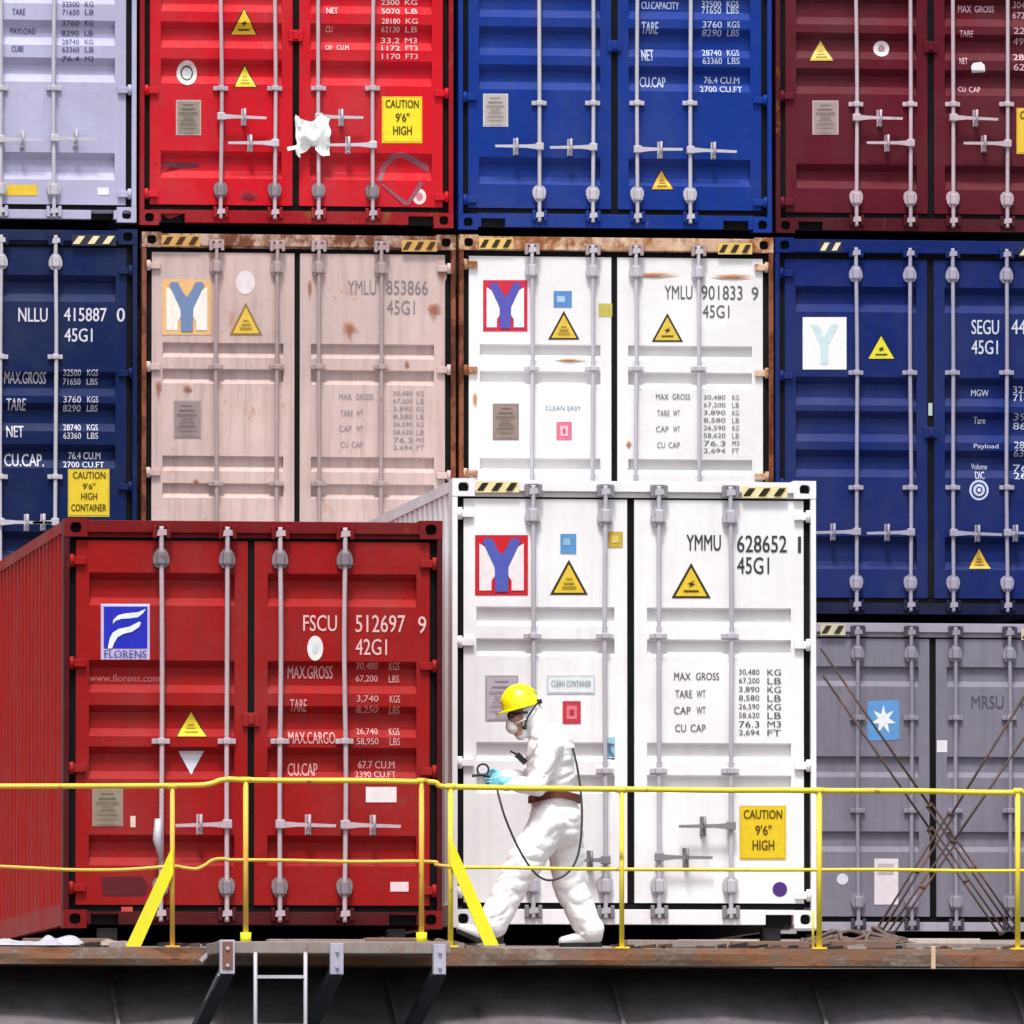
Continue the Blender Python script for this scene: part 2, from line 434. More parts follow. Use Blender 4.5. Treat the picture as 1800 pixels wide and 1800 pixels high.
    def text(s, name, items, rgb, bold=0.012, base=0.004, y=None, par=None):
        """items: (body, x0, y0, x1, y1) pixel boxes; each inscription one flat painted mesh"""
        last = None
        for body, xa, ya, xb, yb in items:
            out = MB()
            vs, fs = text_polys(body)
            mx, Mx = min(v[0] for v in vs), max(v[0] for v in vs); my, My = min(v[1] for v in vs), max(v[1] for v in vs)
            (X0, Z0), (X1, Z1) = s.P(xa, yb), s.P(xb, ya)
            b = bmesh.new()
            bv = [b.verts.new((X0+(x-mx)/(Mx-mx)*(X1-X0), 0, Z0+(y_-my)/(My-my)*(Z1-Z0))) for x, y_ in vs]
            for f in fs:
                try: b.faces.new([bv[i] for i in f])
                except ValueError: pass
            hgt = Z1-Z0
            for kk, sh_ in enumerate((-1, 1) if bold else (0,)):
                c = b.copy()
                bmesh.ops.translate(c, verts=c.verts[:], vec=(sh_*hgt*bold*1.6, 0, sh_*hgt*bold*0.6))
                s.drape(c, base+0.0004*kk, y)
                for f in c.faces:
                    f.normal_update()
                    if f.normal.y > 0: f.normal_flip()
                out.join(c)
            b.free()
            last = out.build(name, decal(rgb) if isinstance(rgb, tuple) else rgb, par or s.root, recalc=False)
        return last
    # common markings
    def triangle(s, cx, cy, w, h, sym='bolt', border=(38, 30, 16), yel=(238, 200, 45), up=True, edge=None, bk=1.05):
        def tri(k, oy=0):
            d = 1 if up else -1
            return [(cx, cy-d*h/2*k+oy), (cx-w/2*k, cy+d*h/2*k+oy), (cx+w/2*k, cy+d*h/2*k+oy)]
        L = [(border, tri(bk, -h*0.02)), (yel, tri(bk*0.80 if bk > 1.1 else 0.94, h*0.03))]
        if edge: L.insert(1, (edge, tri(1.0, 0)))
        if sym == 'bolt':
            L.append((border, [(cx+w*.10, cy-h*.02), (cx-w*.12, cy+h*.10), (cx-w*.02, cy+h*.12), (cx-w*.08, cy+h*.22), (cx+w*.12, cy+h*.10), (cx+w*.03, cy+h*.07)]))
            L.append((border, [(cx-w*.22, cy+h*.30), (cx+w*.22, cy+h*.30), (cx+w*.22, cy+h*.35), (cx-w*.22, cy+h*.35)]))
        elif sym == 'lines':
            for i in range(3):
                ww = w*(.10+.06*i); y0 = cy+h*(.02+.13*i)
                L.append((tuple(int(v*.72) for v in yel), [(cx-ww, y0), (cx+ww, y0), (cx+ww, y0+h*.06), (cx-ww, y0+h*.06)]))
        s.sign('warning_sign', L)
    def plate(s, cx, cy, w, h, face=(150, 138, 128), rim=(190, 176, 168)):
        q = lambda a, b: [(cx-a/2, cy-b/2), (cx+a/2, cy-b/2), (cx+a/2, cy+b/2), (cx-a/2, cy+b/2)]
        L = [(rim, q(w, h)), (face, q(w-5, h-5))]
        d = tuple(int(v*.78) for v in face)
        for i in range(7):
            y0 = cy-h*.38+i*h*.115; a = w*(.30+.08*((i*37) % 3-1))
            L.append((d, [(cx-a, y0), (cx+a*.9, y0), (cx+a*.9, y0+2.2), (cx-a, y0+2.2)]))
        s.sign('data_plate', L)
    def disc(s, cx, cy, rx, ry, layers, name='round_sticker'):
        L = []
        for c, k in layers: L.append((c, [(cx+rx*k*math.cos(2*math.pi*i/22), cy+ry*k*math.sin(2*math.pi*i/22)) for i in range(22)]))
        s.sign(name, L)
    def rect(s, name, x0, y0, x1, y1, rgb):
        return s.sign(name, [(rgb, [(x0, y0), (x1, y0), (x1, y1), (x0, y1)])])
    def caution(s, x0, y0, x1, y1, lines, face=(240, 208, 40), rim=(226, 190, 30), ink=(74, 58, 8)):
        sg = s.sign('caution_sign', [(rim, [(x0, y0), (x1, y0), (x1, y1), (x0, y1)]), (face, [(x0+3, y0+3), (x1-3, y0+3), (x1-3, y1-3), (x0+3, y1-3)])])
        w_, h_ = x1-x0, y1-y0
        s.text('caution_lettering', [(b, x0+w_*a, y0+h_*c, x0+w_*d, y0+h_*e) for b, a, c, d, e in lines], ink, base=0.009, par=sg)
def weights(s, cols, rgb, x_, bold=0.006):
    s.text('weight_lettering', cols, rgb, bold)

def white_logo(b, x0, y0, x1, y1, bgc, ink, yc):
    """square panel: two upright white bars and a Y between them"""
    w, h = x1-x0, y1-y0
    q = lambda pts: [(x0+w*a, y0+h*c) for a, c in pts]
    b.sign('logo_panel', [(bgc, q([(0, 0), (1, 0), (1, 1), (0, 1)])),
        (ink, q([(.08, .14), (.20, .20), (.42, .52), (.36, .70), (.31, .76), (.31, .92), (.08, .92)])),
        (ink, q([(.92, .14), (.80, .20), (.58, .52), (.64, .70), (.69, .76), (.69, .92), (.92, .92)])),
        (yc, q([(.14, .10), (.20, .05), (.32, .06), (.41, .22), (.50, .33), (.59, .22), (.68, .06), (.80, .05), (.86, .10), (.63, .53), (.62, .94), (.38, .94), (.37, .53)]))])

# container paints
P_ = lambda name, c, **k: paint(name, scl(lin(c), 0.76), **({'spec': 0.13, 'wear': 0.85, 'bump': 0.45} | k))
YB, YR, YW = 87.2, 72.4, 74.7
LILAC = P_('lilac_paint', (190, 190, 222), rust=0.02, grime=0.25)
NAVY = P_('navy_paint', (8, 32, 84), rust=0.14, grime=0.5)
NAVY2 = P_('royal_navy_paint', (7, 36, 110), rust=0.18, grime=0.5)
RED = P_('bright_red_paint', (214, 18, 38), rust=0.2, grime=0.5)
REDF = P_('bright_red_frame_paint', (160, 18, 32), rust=0.55, grime=0.5)
BLUE = P_('cobalt_paint', (12, 54, 146), rust=0.17, grime=0.5)
MAROON = P_('maroon_paint', (98, 16, 36), rust=0.22, grime=0.5)
MAROONF = P_('maroon_frame_paint', (80, 16, 30), rust=0.45, grime=0.5)
PINK = P_('faded_pink_paint', (214, 188, 184), rust=0.40, grime=0.7, rustcol=(0.40, 0.22, 0.14))
PINKF = P_('rusty_pink_frame_paint', (206, 176, 160), rust=0.95, grime=0.7, rustcol=(0.13, 0.045, 0.02))
PINKH = P_('faded_pink_steel', (180, 158, 158), rust=0.35, grime=0.5, rustcol=(0.2, 0.1, 0.06))
WHITEB = P_('weathered_white_paint', (250, 248, 250), rust=0.07, grime=0.12, rustcol=(0.5, 0.28, 0.12))
WHITEBF = P_('rusty_white_frame_paint', (232, 200, 170), rust=0.98, grime=0.6, rustcol=(0.22, 0.075, 0.025))
WHITEF = paint('clean_white_paint', (0.795, 0.79, 0.81), rust=0.0, grime=0.22, spec=0.13, wear=0.15, bump=0.3)
WHITEH = P_('white_steel', (204, 201, 212), rust=0.14, grime=0.5)
GREY = P_('grey_violet_paint', (136, 132, 148), rust=0.12, grime=0.45, rustcol=(0.13, 0.075, 0.06))
POSTR = P_('rust_brown_post', (150, 88, 62), rust=0.9, grime=0.6, rustcol=(0.07, 0.022, 0.012))
DIRTY = P_('dirty_bracket_steel', (150, 138, 146), rust=0.5, grime=0.8, rustcol=(0.07, 0.04, 0.035))
GREYF = P_('pale_grey_frame_paint', (176, 170, 186), rust=0.2, grime=0.4)
FREDW = P_('orange_red_wall_paint', (178, 24, 15), rust=0.2, grime=0.45)
FREDD = P_('dark_red_sill_paint', (84, 16, 24), rust=0.3, grime=0.5)
NAVYD = P_('dark_navy_sill_paint', (16, 24, 66), rust=0.2, grime=0.4)
GREYH = P_('grey_violet_steel', (158, 152, 168), rust=0.2, grime=0.4)
FRED = P_('oxide_red_paint', (166, 22, 22), rust=0.17, grime=0.5)
FREDF = P_('oxide_red_frame_paint', (128, 20, 26), rust=0.35, grime=0.5)
ROSE_REFL = P_('red_reflection_steel', (206, 186, 196), rust=0.22, grime=0.6)  # pink tint puts the red reflected from the doors into the rod colour

YB_ = ((226, 200, 120), (28, 22, 10))
# --- row 1 (top, cut by the frame)
A1 = Box('lilac grey container in the top row, at the left edge of the photo', YB, -311, 240, -272, 388, -240, 358, -38, LILAC,
    grooves=((31, 75), (97, 140), (264, 312), (-45, 2), (-180, -135)), rods=(-171, -76, 1, 95), guides=(155,), hinges=(152, 335, -30, -200),
    handles=((3, 1, 243, 74), (2, 1, 245, 74)), rodmat=WHITEH, pockets=((160, 200), (-270, -230)))
A2 = Box('dark navy container at the left edge, below the lilac grey one', YB, -311, 241, 400, 1068, 432, 1036, -37, NAVY,
    grooves=((480, 527), (650, 693), (705, 755), (778, 820), (932, 980)), rods=(-171, -76, 1, 97), guides=(627, 838), hinges=(470, 650, 850, 1010),
    handles=((2, 1, 918, 90), (3, -1, 918, 40)), rodmat=WHITEH, stripes=(((40, 44, 60), (240, 226, 180)), ((126, 204),)))
B1 = Box('bright red container in the top row, with torn white plastic on a lock rod', YB, 246, 797, -262, 398, -230, 362, 521, RED, REDF,
    grooves=((38, 84), (103, 147), (265, 313), (-27, 20), (-180, -135)), rods=(388, 483, 560, 655), guides=(155,), hinges=(158, 340, -30),
    handles=((0, 1, 205, 80), (1, -1, 252, 84), (2, 1, 206, 78), (3, -1, 255, 84)), rodmat=ROSE_REFL, bracketmat=DIRTY, handlemat=GALV, pockets=((283, 325), (718, 762)))
B2 = Box('faded pinkish white container below the bright red one, with a faded orange logo panel', YB, 249, 801, 410, 1078, 444, 1046, 523, PINK, PINKF,
    grooves=((602, 628), (648, 674), (801, 828), (849, 875), (1000, 1028)), depth=0.042, ramp=10, rods=(380, 487, 560, 670), guides=(645, 850), hinges=(466, 644, 830, 1000),
    rodmat=PINKH, cams=PINKH, post=POSTR, stripes=(((206, 160, 90), (70, 40, 16)), ((284, 352), (706, 768))), xgap=10)
C1 = Box('cobalt blue container in the top row, standing on the rusty-edged white one', YB, 806, 1357, -255, 406, -222, 368, 1081, BLUE,
    grooves=((46, 97), (113, 157), (276, 324), (-22, 30), (-170, -125)), rods=(948, 1042, 1120, 1213), guides=(181,), hinges=(170, 350, -30),
    handles=((0, -1, 258, 80), (1, -1, 259, 78), (2, 1, 263, 80), (3, 1, 264, 82)), rodmat=WHITEH, pockets=((846, 888), (1272, 1316)))
C2 = Box('white container with rust stained edges, between the cobalt blue one and the front white one', YB, 807, 1360, 415, 1084, 451, 1052, 1081, WHITEB, WHITEBF,
    grooves=((605, 632), (652, 680), (805, 832), (853, 880), (1005, 1032)), depth=0.042, ramp=10, rods=(935, 1042, 1118, 1228), guides=(648, 855), hinges=(464, 650, 832, 1000),
    rodmat=WHITEH, cams=PINKH, hingemat=WHITEBF, post=POSTR, stripes=(((226, 190, 110), (50, 36, 12)), ((842, 902), (1262, 1322))), xgap=11)
D1 = Box('maroon container in the top row, at the right edge of the photo', YB, 1364, 1915, -250, 412, -216, 376, 1637, MAROON, MAROONF,
    grooves=((57, 103), (120, 165), (288, 331), (-8, 43), (-165, -120)), rods=(1505, 1600, 1675, 1770), guides=(183,), hinges=(168, 355, -30),
    handles=((0, 1, 207, 82), (1, -1, 252, 80), (2, 1, 207, 80), (3, -1, 253, 80)), rodmat=ROSE_REFL, pockets=((1404, 1446),))
D2 = Box('deep blue container below the maroon one, with a white panel bearing a pale letter Y', YB, 1363, 1915, 420, 1085, 456, 1052, 1637, NAVY2,
    sill=NAVYD, grooves=((503, 548), (662, 712), (722, 776), (790, 838), (942, 1000)), rods=(1505, 1600, 1675, 1770), guides=(655, 857), hinges=(480, 660, 850, 1030),
    handles=((0, -1, 935, 80), (1, -1, 936, 80), (2, 1, 937, 86), (3, 1, 937, 30)), rodmat=P_('dull_steel', (176, 172, 196), rust=0.1, grime=0.3), stripes=(((30, 38, 70), (232, 226, 190)), ((1440, 1480), (1790, 1840))))
D3 = Box('grey violet container at the bottom right, behind crossed lashing rods', YB, 1366, 1917, 1093, 1642, 1122, 1612, 1641, GREY, GREYF,
    grooves=((1171, 1206), (1329, 1366), (1461, 1497)), depth=0.03, ramp=11, rods=(1508, 1602, 1680, 1775), guides=(1262, 1425), hinges=(1150, 1330, 1500),
    rodmat=GREYH, cams=P_('dark_grey_steel', (76, 70, 84), rust=0.2), stripes=(((205, 198, 170), (46, 42, 20)), ((1442, 1486), (1795, 1838))), xgap=12)
# --- the two in front
R3 = Box('oxide red container standing at the front left of the deck behind the yellow railing', YR, 112, 778, 913, 1632, 950, 1592, 442, FRED, FREDF,
    grooves=((1006, 1064), (1160, 1217), (1239, 1294), (1312, 1369), (1467, 1521)), rods=(283, 399, 492, 606), guides=(1303,), hinges=(985, 1165, 1350, 1560),
    handles=((1, -1, 1449, 92), (2, 1, 1449, 98), (3, 1, 1450, 98)), rodmat=ROSE_REFL, bracketmat=DIRTY, wall=FREDW, sill=FREDD, post=FREDD, pockets=((160, 208), (684, 732)))
W3 = Box('clean white container at the front with a red and blue logo, behind the walking worker', YW, 795, 1435, 843, 1631, 877, 1588, 1110, WHITEF,
    grooves=((1066, 1100), (1122, 1153), (1304, 1337), (1361, 1394)), depth=0.042, ramp=10, rods=(937, 1064, 1158, 1284), guides=(1118, 1355), hinges=(902, 1128, 1340, 1568),
    rodmat=WHITEH, handlemat=GALVD, cams=GALVD, handles=((2, 1, 1507, 94), (3, -1, 1452, 94), (1, -1, 1512, 52)), stripes=(((246, 232, 176), (40, 32, 8)), ((836, 912), (1304, 1384))), pockets=((838, 888), (1346, 1395)), xgap=13)

R3.catch(442, 1265, FRED); B1.catch(520, 62, RED); C1.catch(1081, 80, BLUE); D1.catch(1637, 82, MAROON); D2.catch(1637, 760, NAVY2)
# ------------------------------------------------------------------ markings
W8, PK, INK = (238, 238, 244), (236, 190, 196), (62, 60, 66)
def rows(x0, x1, ys, h, bodies): return [(b, x0, y, x1, y+h) for y, b in zip(ys, bodies)]
# A1
A1.text('weight_lettering', [('TARE', 22, 15, 45, 25), ('PAYLOAD', 20, 48, 64, 58), ('CUBE', 21, 80, 42, 90)] +
    [(b, 110, y, 140, y+9) for y, b in ((2, '32500'), (16, '71650'), (35, '3760'), (52, '8290'), (68, '28740'), (82, '63360'), (98, '76.4'))] +
    [(b, 150, y, 165, y+9) for y, b in ((2, 'KG'), (16, 'LB'), (35, 'KG'), (52, 'LB'), (68, 'KG'), (82, 'LB'), (98, 'M3'))], (84, 82, 124))
A1.rect('yellow_sticker', 6, 324, 66, 343, (236, 200, 60)); A1.rect('white_sticker', 172, 329, 192, 342, W8)
# A2
A2.text('code_lettering', [('NLLU', 33, 541, 84, 565), ('415887', 113, 541, 188, 564), ('0', 206, 541, 220, 565), ('45G1', 114, 577, 163, 600)], (214, 214, 226), 0.008)
A2.rect('check_digit_frame', 0, 0, 1, 1, NAVY) if False else None
A2.text('weight_lettering', [('MAX.GROSS', 9, 653, 82, 673), ('TARE', 12, 700, 46, 720), ('NET', 12, 748, 42, 768), ('CU.CAP.', 9, 797, 78, 819)] +
    [(b, 112, y, 143, y+11) for y, b in ((649, '32500'), (664, '71650'), (696, '3760'), (711, '8290'), (745, '28740'), (760, '63360'))] +
    [(b, 154, y, 173, y+11) for y, b in ((649, 'KGS'), (664, 'LBS'), (696, 'KGS'), (711, 'LBS'), (745, 'KGS'), (760, 'LBS'))] + [('76.4 CU.M', 122, 794, 178, 806), ('2700 CU.FT', 112, 811, 184, 821)], (200, 202, 218), 0.008)
CL = [('CAUTION', .09, .08, .91, .24), ("9'6\"", .34, .36, .68, .54), ('HIGH', .28, .64, .74, .82)]
A2.caution(120, 824, 193, 908, [('CAUTION', .12, .06, .9, .2), ("9'6\"", .36, .3, .66, .42), ('HIGH', .32, .5, .7, .64), ('CONTAINER', .08, .74, .92, .88)], (232, 204, 48), (214, 188, 60))
# B1
B1.triangle(430, 36, 46, 46); B1.triangle(432, 132, 40, 40, 'lines', yel=(240, 214, 66))
B1.disc(330, 127, 18, 22, (((238, 226, 226), 1), ((90, 60, 66), .62), ((200, 208, 206), .48)))
B1.plate(332, 206, 44, 62)
B1.caution(672, 169, 743, 251, CL, (246, 226, 40), (240, 200, 36))
B1.text('weight_lettering', [('NET', 575, 12, 595, 23), ('CU', 574, 45, 586, 55), ('CAP', 573, 78, 585, 87), ('CU.M', 593, 78, 614, 87)] +
    [(b, 672, y, 704, y+9) for y, b in ((-2, '2300'), (14, '5070'), (32, '28180'), (46, '62130'), (65, '33.2'), (79, '1172'), (94, '1170'))] +
    [(b, 714, y, 735, y+9) for y, b in ((-2, 'KG'), (14, 'LB'), (32, 'KG'), (46, 'LB'), (65, 'M3'), (79, 'FT3'), (94, 'FT3'))], (242, 196, 196), 0.008)
B1.disc(738, 345, 12, 14, (((240, 214, 214), 1), ((206, 130, 136), .5)))
sc = (150, 82, 100)
B1.sign('scuff_mark', [(sc, [(664, 318), (672, 290), (690, 270), (706, 266), (725, 272), (756, 290), (756, 302), (722, 282), (706, 276), (692, 281), (680, 296), (672, 320)]),
    (sc, [(668, 322), (676, 324), (716, 354), (738, 318), (746, 322), (720, 360), (712, 361)])])
B1.sign('scuff_mark', [((92, 30, 52), [(272, 286), (310, 284), (352, 286), (352, 292), (318, 294), (272, 290)])])
# B2
white_logo(B2, 286, 490, 372, 588, (232, 186, 128), (240, 236, 226), (112, 136, 178))
B2.disc(432, 496, 17, 21, (((228, 216, 222), 1),)); B2.triangle(433, 561, 50, 50, 'lines', (146, 116, 56), (226, 188, 76), bk=1.15)
B2.plate(330, 737, 48, 66, (150, 134, 134), (158, 142, 142))
B2.text('code_lettering', [('YMLU', 612, 493, 662, 517), ('853866', 680, 493, 753, 517), ('45G1', 681, 528, 730, 552)], (132, 124, 130), 0.0)
LB = lambda x0, k, ys, h: [('MAX', x0, ys[0], x0+22*k, ys[0]+h), ('GROSS', x0+29*k, ys[0], x0+60*k, ys[0]+h), ('TARE', x0+2, ys[1], x0+24*k, ys[1]+h), ('WT', x0+30*k, ys[1], x0+42*k, ys[1]+h),
    ('CAP', x0, ys[2], x0+22*k, ys[2]+h), ('WT', x0+30*k, ys[2], x0+42*k, ys[2]+h), ('CU', x0+2, ys[3], x0+16*k, ys[3]+h), ('CAP', x0+22*k, ys[3], x0+42*k, ys[3]+h)]
VAL = lambda x0, x1, x2, x3, y0, dy, h: [(b, x0, y0+i*dy, x1, y0+i*dy+h) for i, b in enumerate(('30,480', '67,200', '3,890', '8,580', '26,590', '58,620', '76.3', '2,694'))] + \
    [(b, x2, y0+i*dy, x3, y0+i*dy+h) for i, b in enumerate(('KG', 'LB', 'KG', 'LB', 'KG', 'LB', 'M3', 'FT'))]
B2.text('weight_lettering', LB(597, 1, (692, 721, 748, 776), 10)+VAL(692, 726, 733, 746, 687, 13.6, 9), (150, 138, 142), 0.004)
def stain(B, cx, cy, rx, ry, c0, c1, run=0):
    L = []; rnd = random.Random(int(cx*7+cy)); ph = rnd.random()*6; n = 6
    for i in range(n):
        f = i/(n-1); k_ = 1.7-1.2*f; q_ = []
        for j in range(26):
            t_ = 2*math.pi*j/26; w_ = 1+.45*noise.noise(Vector((2.2*math.cos(t_), 2.2*math.sin(t_), ph+f*.8)))
            dn = 1+(run*(1-f*.6) if math.sin(t_) > .3 else 0)*max(0, 1-abs(math.cos(t_))*1.6)
            q_.append((cx+rx*k_*w_*math.cos(t_), cy+ry*k_*w_*dn*math.sin(t_)))
        L.append((tuple(int(a_+(b_-a_)*(.12+.88*f)) for a_, b_ in zip(c0, c1)), q_))
    B.sign('rust_stain', L, base=0.0012)
PC, RC = (212, 190, 186), (158, 102, 80)
for a_ in ((615, 577, 12, 11, 1.6), (330, 683, 8, 7, .8), (279, 680, 6, 12, 1.2), (764, 543, 13, 11, .8), (778, 480, 7, 16, .4), (545, 505, 4, 14, .6), (716, 640, 4, 6, .5), (345, 846, 5, 4, .6)): stain(B2, a_[0], a_[1], a_[2]*.72, a_[3]*.75, PC, RC, a_[4])
for a_ in ((1150, 483, 26, 3, 0), (1290, 486, 22, 3, 0), (1002, 632, 16, 2.5, 0), (1106, 780, 3, 4, .5), (836, 700, 3, 7, .4)): stain(C2, *a_[:4], (244, 240, 236), (196, 130, 84), a_[4])
for a_ in ((438, 344, 10, 6, 0), (300, 375, 8, 4, .4)): stain(B1, *a_[:4], (200, 30, 48), (120, 26, 40), a_[4])
# C1
C1.plate(872, 193, 44, 58, (186, 178, 176), (206, 202, 208)); C1.triangle(1165, 314, 40, 36, 'lines', (20, 20, 46), (238, 192, 66))
C1.text('weight_lettering', [('CU.CAPACITY', 1130, 2, 1196, 14), ('TARE', 1129, 38, 1158, 58), ('NET', 1129, 86, 1150, 106), ('CU.CAP', 1127, 134, 1172, 152)] +
    [(b, 1236, y, 1270, y+11) for y, b in ((0, '32500'), (11, '71650'), (37, '3760'), (51, '8290'), (86, '28740'), (101, '63360'))] +
    [(b, 1280, y, 1301, y+11) for y, b in ((0, 'KGS'), (11, 'LBS'), (37, 'KGS'), (51, 'LBS'), (86, 'KGS'), (101, 'LBS'))] + [('76.4 CU.M', 1240, 134, 1302, 145), ('2700 CU.FT', 1232, 151, 1306, 161)], (186, 198, 228), 0.008)
# C2
white_logo(C2, 850, 492, 928, 582, (206, 38, 66), (250, 244, 246), (86, 84, 178))
C2.sign('blue_sticker', [((92, 140, 200), [(974, 511), (1006, 511), (1006, 540), (974, 540)]), ((170, 200, 230), [(980, 520), (994, 520), (994, 531), (980, 531)])])
C2.triangle(992, 572, 48, 44, 'lines', (54, 46, 16), (226, 192, 70), bk=1.15); C2.triangle(1174, 576, 48, 44, 'bolt', (60, 50, 20), (226, 196, 76), bk=1.15)
C2.rect('yellow_sticker', 1053, 533, 1077, 556, (196, 184, 92))
C2.plate(890, 741, 46, 64, (150, 132, 124), (146, 130, 124))
C2.text('teal_lettering', [('CLEAN EASY', 960, 713, 1022, 721)], (130, 168, 178), 0.004)
C2.sign('pink_sticker', [((224, 120, 146), [(979, 741), (1006, 741), (1006, 773), (979, 773)]), ((242, 196, 208), [(986, 748), (999, 748), (999, 766), (986, 766)]), ((212, 90, 122), [(990, 753), (995, 753), (995, 762), (990, 762)])])
C2.text('code_lettering', [('YMLU', 1169, 502, 1218, 525), ('901833', 1234, 502, 1306, 526), ('9', 1322, 504, 1334, 527), ('45G1', 1236, 536, 1283, 558)], (96, 96, 100), 0.002)
C2.text('weight_lettering', LB(1154, 1, (692, 721, 749, 777), 10)+VAL(1238, 1276, 1288, 1300, 694, 13.4, 9), (120, 120, 124), 0.004)
# D1
D1.triangle(1445, 87, 44, 38, 'lines', (86, 50, 40), (234, 200, 96)); D1.disc(1552, 84, 14, 14, (((240, 228, 232), 1), ((170, 140, 150), .45)))
D1.plate(1452, 206, 46, 60, (168, 150, 146), (198, 172, 172))
D1.text('weight_lettering', [('MAX', 1687, 8, 1710, 20), ('GROSS', 1716, 9, 1750, 20), ('TARE', 1688, 53, 1712, 64), ('NET', 1688, 101, 1702, 112), ('CU', 1687, 151, 1700, 160), ('CAP', 1706, 151, 1726, 161)] +
    [(b, 1783, y, 1812, y+11) for y, b in ((2, '3048'), (20, '6720'), (48, '223'), (66, '492'), (94, '282'), (112, '622'))], (222, 180, 192), 0.004)
D1.sign('white_blotch', [(W8, [(1712, 110), (1726, 108), (1732, 114), (1733, 126), (1710, 127), (1708, 116)])])
D1.caution(1788, 189, 1858, 270, CL, (236, 200, 60), (236, 184, 70))
# D2
D2.sign('logo_panel', [((244, 246, 252), [(1412, 557), (1489, 557), (1489, 649), (1412, 649)]),
    ((206, 228, 232), [(1426, 570), (1440, 570), (1450, 594), (1461, 570), (1475, 570), (1457, 608), (1457, 640), (1443, 640), (1443, 608)])])
D2.triangle(1550, 609, 48, 42, 'bolt', (26, 28, 40), (232, 222, 56)); D2.triangle(1724, 980, 40, 38, 'lines', (24, 12, 28), (236, 196, 76))
D2.text('code_lettering', [('SEGU', 1709, 562, 1757, 587), ('4460', 1779, 562, 1830, 587), ('45G1', 1709, 598, 1755, 622)], (208, 214, 230), 0.006)
D2.text('weight_lettering', [('MGW', 1710, 684, 1741, 695), ('Tare', 1714, 732, 1735, 744), ('Payload', 1713, 780, 1756, 790), ('Volume', 1710, 814, 1738, 824)] +
    [(b, 1784, y, 1830, y+12) for y, b in ((678, '32500'), (692, '71650'), (726, '3900'), (742, '8600'), (776, '28600'), (790, '63050'), (816, '76.4'), (830, '2698'))], (196, 204, 226), 0.006)
D2.disc(1722, 861, 17, 18, (((206, 214, 240), 1), ((30, 48, 120), .78), ((206, 214, 240), .6), ((30, 48, 120), .34), ((216, 222, 240), .2)), 'round_emblem')
D2.text('code_lettering', [('DIC', 1716, 828, 1732, 842)], (196, 204, 226), 0.004)
D2.rect('door_seal_tag', 1633, 708, 1640, 730, (190, 204, 196))
# D3
st = [((96, 156, 216), [(1526, 1232), (1582, 1230), (1582, 1300), (1526, 1302)])]
star = []
for i in range(14):
    a = -math.pi/2+i*math.pi/7; r = 25 if i % 2 == 0 else 10.5; star.append((1554+r*math.cos(a)*0.92, 1265+r*math.sin(a)*1.05))
D3.sign('star_panel', st+[((236, 244, 250), star)])
D3.text('code_lettering', [('MRSU', 1709, 1223, 1765, 1245), ('4086', 1790, 1226, 1836, 1246)], (84, 82, 98), 0.0)
D3.rect('white_document', 1538, 1509, 1580, 1590, (238, 230, 238)); D3.sign('document_print', [((206, 190, 196), [(1544, 1518), (1572, 1518), (1572, 1536), (1544, 1536)])], base=0.006)
D3.disc(1482, 1545, 10, 10, (((222, 220, 238), 1),)); D3.rect('white_sticker', 1648, 1301, 1666, 1322, (236, 232, 240))
# R3
w, h, x0, y0 = 86, 98, 178, 1061
q = lambda pts: [(x0+w*a, y0+h*c) for a, c in pts]
R3.sign('logo_panel', [((206, 190, 226), q([(0, 0), (1, 0), (1, 1), (0, 1)])), ((30, 40, 190), q([(.06, .05), (.95, .05), (.95, .80), (.06, .80)])),
    ((238, 242, 250), q([(.24, .36), (.26, .28), (.36, .20), (.52, .17), (.76, .15), (.92, .09), (.86, .17), (.76, .24), (.60, .26), (.42, .27), (.31, .30)])),
    ((238, 242, 250), q([(.14, .80), (.18, .62), (.24, .52), (.36, .45), (.58, .41), (.78, .32), (.82, .34), (.78, .42), (.64, .50), (.46, .54), (.34, .60), (.26, .72), (.23, .80)]))])
R3.text('logo_lettering', [('FLORENS', 184, 1143, 258, 1156)], (60, 64, 160), 0.006, base=0.013)
R3.text('faded_lettering', [('www.florens.com', 158, 1185, 283, 1197)], (196, 110, 112), 0.0)
R3.triangle(338, 1271, 54, 46, 'lines', (96, 30, 18), (238, 214, 42)); R3.triangle(338, 1339, 48, 44, None, (110, 24, 34), (226, 224, 238), up=False)
R3.text('code_lettering', [('FSCU', 534, 1081, 593, 1109), ('512697', 626, 1081, 713, 1111), ('9', 736, 1083, 750, 1113), ('42G1', 626, 1123, 681, 1151)], (238, 190, 190), 0.004)
R3.disc(555, 1139, 14, 22, (((240, 236, 236), 1), ((214, 224, 222), .4)), 'white_spot')
R3.text('weight_lettering', [('MAX.GROSS', 508, 1170, 587, 1192), ('TARE', 511, 1229, 540, 1250), ('MAX.CARGO', 508, 1286, 590, 1307), ('CU.CAP', 508, 1341, 560, 1363)] +
    [(b, 628, y, 666, y+13) for y, b in ((1164, '30,480'), (1186, '67,200'), (1222, '3,740'), (1241, '8,250'), (1279, '26,740'), (1297, '58,950'))] +
    [(b, 686, y, 704, y+13) for y, b in ((1164, 'KGS'), (1186, 'LBS'), (1222, 'KGS'), (1241, 'LBS'), (1279, 'KGS'), (1297, 'LBS'))] + [('67.7 CU.M', 632, 1337, 696, 1350), ('2390 CU.FT', 626, 1355, 698, 1366)], (226, 160, 160), 0.006)
R3.plate(190, 1419, 54, 66, (150, 136, 116), (168, 140, 128)); R3.rect('white_sticker', 644, 1383, 698, 1410, (242, 230, 232)); R3.rect('white_sticker', 687, 1550, 719, 1567, (240, 214, 220))
